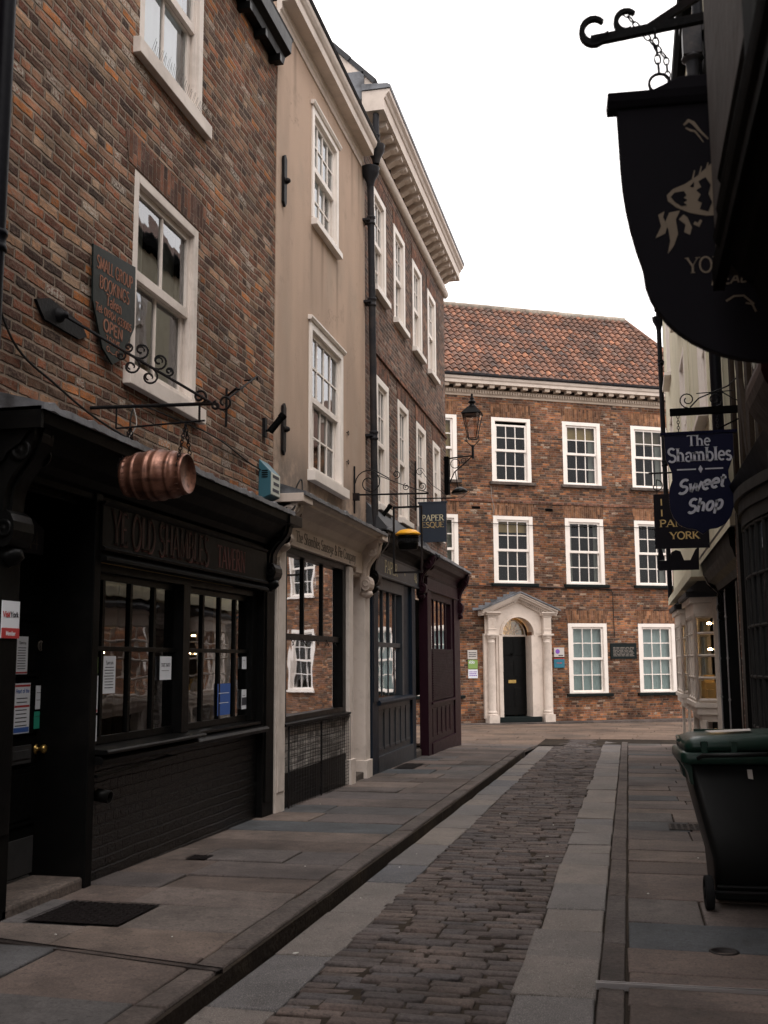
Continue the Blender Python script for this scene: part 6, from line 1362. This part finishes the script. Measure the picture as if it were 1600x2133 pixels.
chain(q, (.175, 0, 3.45), (.165, .01, 3.60), ln=.036, r=.0035, wd=.010); chain(q, (.205, 0, 3.40), (.20, 0, 3.50), ln=.03, r=.003, wd=.009); chain(q, (.20, 0, 3.50), (.065, 0, 3.685), ln=.036, r=.003, wd=.009)
q.build('chain', 'iron', r)
q = MB(BF); wst = dict(n0=.018, n1=.020)
write(q, 'YORK', .232, 2.735, .052, wt=.12, serif=True, **wst); write(q, 'MEAD', .325-.02, 2.69, .030, wt=.2, serif=False, slant=.2, rise=.05, width=.12, **wst)
# bell-shaped emblem and the wings below it, as pale strokes
def em(pts, w_, dx=.02, dz=.10): q.ribbon([(a+dx, c+dz) for a, c in pts], w_, .018, .020)
def leaf(pts, dx=.02, dz=.10, n1=.020): q.plate([(a+dx, c+dz) for a, c in pts], .018, n1)
leaf([(.34, 3.03), (.30, 3.0), (.26, 2.965), (.22, 2.94), (.18, 2.925), (.160, 2.905), (.163, 2.885), (.19, 2.86), (.23, 2.84), (.28, 2.826), (.34, 2.826)])
for pts in ([(.150, 2.81), (.165, 2.845), (.20, 2.850), (.185, 2.82), (.19, 2.77), (.175, 2.73), (.155, 2.705), (.165, 2.75), (.16, 2.79)], [(.130, 2.84), (.138, 2.80), (.118, 2.76), (.150, 2.775), (.158, 2.80), (.145, 2.83), (.15, 2.85)], [(.195, 2.82), (.215, 2.80), (.21, 2.775), (.228, 2.765), (.235, 2.79), (.222, 2.825), (.21, 2.835)], [(.24, 2.80), (.258, 2.79), (.268, 2.81), (.262, 2.815), (.253, 2.803), (.245, 2.81)]): leaf(pts)
for i in range(6): em([(.245+i*.022, 2.955+i*.014), (.252+i*.022, 2.985+i*.012)], [.006, .003], .02, .10)
DK = MB(BF)
for pts in ([(.172, 2.898), (.185, 2.912), (.215, 2.915), (.222, 2.90), (.212, 2.892), (.224, 2.884), (.212, 2.876), (.222, 2.866), (.205, 2.864), (.185, 2.880)], [(.262, 2.945), (.285, 2.958), (.30, 2.93), (.292, 2.90), (.302, 2.87), (.288, 2.84), (.262, 2.850), (.270, 2.87), (.256, 2.88), (.268, 2.90), (.254, 2.915), (.270, 2.925)], [(.235, 2.93), (.248, 2.945), (.246, 2.925)], [(.315, 2.97), (.34, 2.985), (.34, 2.85), (.318, 2.845), (.325, 2.88), (.315, 2.91), (.324, 2.94)]):
    DK.plate([(a+.02, c+.10) for a, c in pts], .0195, .0215)
DK.build('emblem_cells', 'sign_black', r)  # dark cells of the emblem's own pattern, laid over the pale plate
em([(.195, 3.185), (.21, 3.20), (.225, 3.19), (.245, 3.16), (.27, 3.13)], [.006, .012, .012, .008, .005], .05, .06); em([(.20, 3.175), (.215, 3.165), (.23, 3.16), (.255, 3.12)], [.004, .008, .006, .003], .05, .06)
em([(.25, 2.545), (.275, 2.56), (.305, 2.56), (.335, 2.53)], .006, .10, .09); em([(.31, 2.535), (.33, 2.53), (.34, 2.505)], .006, .10, .09)
q.build('lettering', 'letter_tan', r)
r = thing('sign_bracket', 'thick black iron arm with curled tip holding the huge near board', 'bracket', BF, .3, 0, 3.5)
def flat(b, pts, w_, n=.012): b.ribbon(pts, w_, -n, n)
q = MB(BF); flat(q, [(-.045, 3.585), (.02, 3.592), (.55, 3.66)], .03); flat(q, [(.13, 3.60), (.55, 3.86)], .028, .010)
flat(q, [(.018+.0, 3.60)]+[(-.035+.040*cos(radians(a)), 3.62+.045*sin(radians(a))) for a in range(-80, -330, -20)], [.026]+[.024-.001*i for i in range(13)])
flat(q, [(.075+.035*cos(radians(a)), 3.645+.038*sin(radians(a))) for a in range(-60, -330, -20)], [.022-.0008*i for i in range(14)], .010); q.build('arm', 'iron', r)
# sweet shop board
SS = SFr(9.8)
r = thing('hanging_sign', 'navy hanging board with white sweet shop lettering on the right side of the street', 'sign', SS, .7, 0, 2.6)
pts = [(.40, 3.52), (.405, 3.30), (.43, 3.24), (.455, 3.17), (.455, 3.10), (.43, 3.03), (.42, 2.95), (.425, 2.84), (.45, 2.76), (.50, 2.69), (.57, 2.655), (.64, 2.645), (.70, 2.60)]
MB(SS).plate(pts+[(1.40-x, z) for x, z in pts[::-1][1:]], -.02, .02).build('board', 'sign_navy', r, bevel=.004)
MB(SS).prism([(-.03, 3.515), (.03, 3.515), (.035, 3.54), (-.035, 3.54)], .365, 1.035).build('cap', 'sign_navy', r)
q = MB(SS)
write(q, 'The', .70, 3.405, .10, width=.205, wt=.17, n0=.02, n1=.024, align='c'); write(q, 'Shambles', .70, 3.265, .125, width=.56, wt=.17, n0=.02, n1=.024, align='c')
q.box(.50, .665, .02, .024, 3.185, 3.197).box(.745, .90, .02, .024, 3.185, 3.197).plate([(.705, 3.155), (.725, 3.191), (.705, 3.227), (.685, 3.191)], .02, .024)
write(q, 'Sweet', .49, 2.965, .125, width=.42, wt=.22, serif=False, slant=.25, rise=.16, n0=.02, n1=.024); write(q, 'Shop', .565, 2.79, .125, width=.31, wt=.22, serif=False, slant=.25, rise=.12, n0=.02, n1=.024)
q.build('lettering', 'letter_white', r)
for x_ in (.53, .87): chain(MB(SS), (x_, 0, 3.545), (x_, 0, 3.70), ln=.03).build('chain', 'iron', r)
r = thing('sign_bracket', 'black beam bracket topped with thin iron scrolls above the navy board', 'bracket', SS, .8, 0, 3.7)
MB(SS).box(.46, 1.20, -.03, .03, 3.70, 3.76).tube([(.88, 0, 3.56), (1.18, 0, 3.70)], .008, 5).build('arm', 'black_matt', r)
MB(SS).tube(spiral((.62, 3.84), .075, .02, -90, -1.4), .006, 5).tube(spiral((.86, 3.83), .07, .02, -90, 1.3), .006, 5).tube([(.64, 0, 3.77), (.72, 0, 3.85), (.85, 0, 3.90), (.98, 0, 3.95), (1.1, 0, 4.06), (1.22, 0, 4.06)], .007, 5).tube([(.70, 0, 3.895), (1.03, 0, 3.905)], .005, 5).tube(spiral((1.12, 3.95), .04, .012, 90, 1.2), .006, 5).tube([(.92, 0, 3.90), (1.02, 0, 3.83), (1.12, 0, 3.78)], .006, 5).build('scrollwork', 'iron', r)
# pantry board and cut-out board further on
SP = SFr(13)
r = thing('hanging_sign', 'black rectangular board with gold lettering half hidden behind the navy board', 'sign', SP, .7, 0, 2.8)
MB(SP).box(.375, 1.04, -.015, .015, 2.80, 3.46).build('board', 'sign_black', r, bevel=.003)
q = MB(SP); write(q, 'PANTRY', .435, 3.06, .085, width=.55, wt=.2, n0=.015, n1=.018); write(q, 'YORK', .72, 2.91, .085, width=.34, wt=.2, n0=.015, n1=.018, align='c')
write(q, 'I', .455, 3.32, .08, wt=.2, n0=.015, n1=.018); write(q, 'I', .455, 3.19, .08, wt=.2, n0=.015, n1=.018); q.build('lettering', 'gold', r)
MB(SP).tube([(.33, 0, 3.72), (1.2, 0, 3.72)], .012, 6).tube(spiral((.42, 3.56), .08, .03, 90, -.9), .007, 5).tube([(.42, 0, 3.46), (.42, 0, 3.64)], .005, 4).tube([(.98, 0, 3.46), (.98, 0, 3.72)], .005, 4).build('hanger', 'iron', r)
SH = SFr(14.5)
r = thing('hanging_sign', 'small dark board with cut-out shapes hanging just below the gold-lettered board', 'sign', SH, .7, 0, 2.6)
MB(SH).box(.44, .97, -.012, .012, 2.66, 2.79).plate([(.44, 2.79), (.46, 2.97), (.50, 2.97), (.53, 2.80)], -.012, .012).plate([(.60, 2.79), (.62, 2.90), (.68, 2.93), (.74, 2.91), (.78, 2.79)], -.012, .012).plate([(.86, 2.79), (.93, 2.93), (.98, 2.97), (.97, 2.79)], -.012, .012).box(.44, .98, -.012, .012, 2.95, 2.98).build('board', 'sign_black', r)
MB(SH).tube([(.5, 0, 2.98), (.5, 0, 3.3)], .005, 4).tube([(.9, 0, 2.98), (.9, 0, 3.3)], .005, 4).tube([(.45, 0, 3.3), (1.3, 0, 3.3)], .012, 5).build('hanger', 'iron', r)

# ================================================================== WHEELIE BIN
SBn = 7.36; WB = Fr((.335, SBn), (cos(radians(3)), sin(radians(3))), (sin(radians(3)), -cos(radians(3))))
g0 = G(7.36)
wbn = thing('wheelie_bin', 'black wheelie bin with dark green lid standing on the right pavement', 'bin', WB, .35, 0, g0)
def loft(b, rings, close=True):
    vs = []; k = len(rings[0])
    for r_ in rings: vs += r_
    b.add(vs, [(l*k+i, l*k+(i+1) % k, l*k+k+(i+1) % k, l*k+k+i) for l in range(len(rings)-1) for i in range(k)]+[tuple(range(k)), tuple(range((len(rings)-1)*k, len(rings)*k))], .5, True)
def rrect(u0, u1, n0, n1, r_, z, zs=0):
    o = []
    for cx, cy, a0 in ((u1-r_, n1-r_, 0), (u0+r_, n1-r_, 90), (u0+r_, n0+r_, 180), (u1-r_, n0+r_, 270)):
        for i in range(5): a = radians(a0+90*i/4); x = cx+r_*cos(a); o.append((x, cy+r_*sin(a), z+zs*(x-u0)))
    return o
b = MB(WB); loft(b, [rrect(.145, .60, -.26, .20, .05, g0+.10), rrect(.135, .605, -.265, .215, .05, g0+.30), rrect(.0, .64, -.29, .28, .05, g0+.88)]); b.build('body', 'bin_body', wbn)
b = MB(WB); loft(b, [rrect(-.035, .675, -.32, .31, .04, g0+.89, .01), rrect(-.045, .685, -.33, .32, .045, g0+.905, .01), rrect(-.045, .685, -.33, .32, .045, g0+.955, .01), rrect(-.035, .675, -.32, .31, .04, g0+.965, .01)])
b.plate([(-.04, g0+.90), (.02, g0+.90), (.03, g0+.76), (.01, g0+.77), (-.005, g0+.84)], .15, .28).plate([(-.04, g0+.90), (.02, g0+.90), (.03, g0+.76), (.01, g0+.77), (-.005, g0+.84)], -.28, -.15); b.build('rim', 'bin_lid', wbn)
b = MB(WB); loft(b, [rrect(-.015, .655, -.31, .315, .06, g0+.968, .03), rrect(-.02, .66, -.315, .322, .06, g0+1.0, .035), rrect(.0, .65, -.30, .312, .06, g0+1.035, .04), rrect(.05, .61, -.25, .25, .07, g0+1.058, .045), rrect(.11, .55, -.18, .14, .05, g0+1.060, .045)])
b.box(.10, .40, -.27, -.24, g0+1.055, g0+1.075)
for u in (.08, .26, .52): b.box(u, u+.035, .30, .330, g0+.955, g0+1.035)
b.tube([(-.015, -.2, g0+1.03), (-.03, .05, g0+1.02)], .012, 6); lid = b.build('lid', 'bin_lid', wbn)
MB(WB).box(.075, .12, .29, .324, g0+1.005, g0+1.030).box(.51, .56, .29, .324, g0+1.025, g0+1.048).each('grip', 'black_matt', lid)
b = MB(WB).add([(.17, .12, g0+1.075), (.42, .10, g0+1.088), (.44, -.08, g0+1.090), (.15, -.06, g0+1.076)], [(0, 1, 2, 3)]); b.build('lid_label', 'plaque_pale', lid, recalc=False)
MB(WB).plate([(.355, g0+.86), (.385, g0+.86), (.39, g0+.80), (.36, g0+.805)], .278, .281).build('side_label', 'plaque_pale', wbn)
for u in (.075, .635):
    w_ = MB(WB); w_.lathe((u, .225, g0+.103), (1 if u < .3 else -1, 0, 0), [(0, -.004), (.03, -.004), (.032, .006), (.07, .008), (.078, -.004), (.098, -.002), (.103, .006), (.103, .040), (.098, .048), (.06, .048), (0, .04)], 32); w_.build('wheel', 'rubber', wbn)
MB(WB).tube([(.08, .225, g0+.103), (.63, .225, g0+.103)], .012, 8).build('axle', 'iron', wbn)
b = MB(WB).box(.17, .58, -.26, -.05, g0+.0, g0+.11).box(.15, .60, .19, .222, g0+.125, g0+.145); b.build('foot', 'bin_body', wbn, bevel=.01)
b = MB(WB).tube([(.06, .32, g0+.93), (.08, .37, g0+.95), (.58, .37, g0+.965), (.60, .32, g0+.945)], .014, 8); b.build('handle', 'bin_body', wbn)
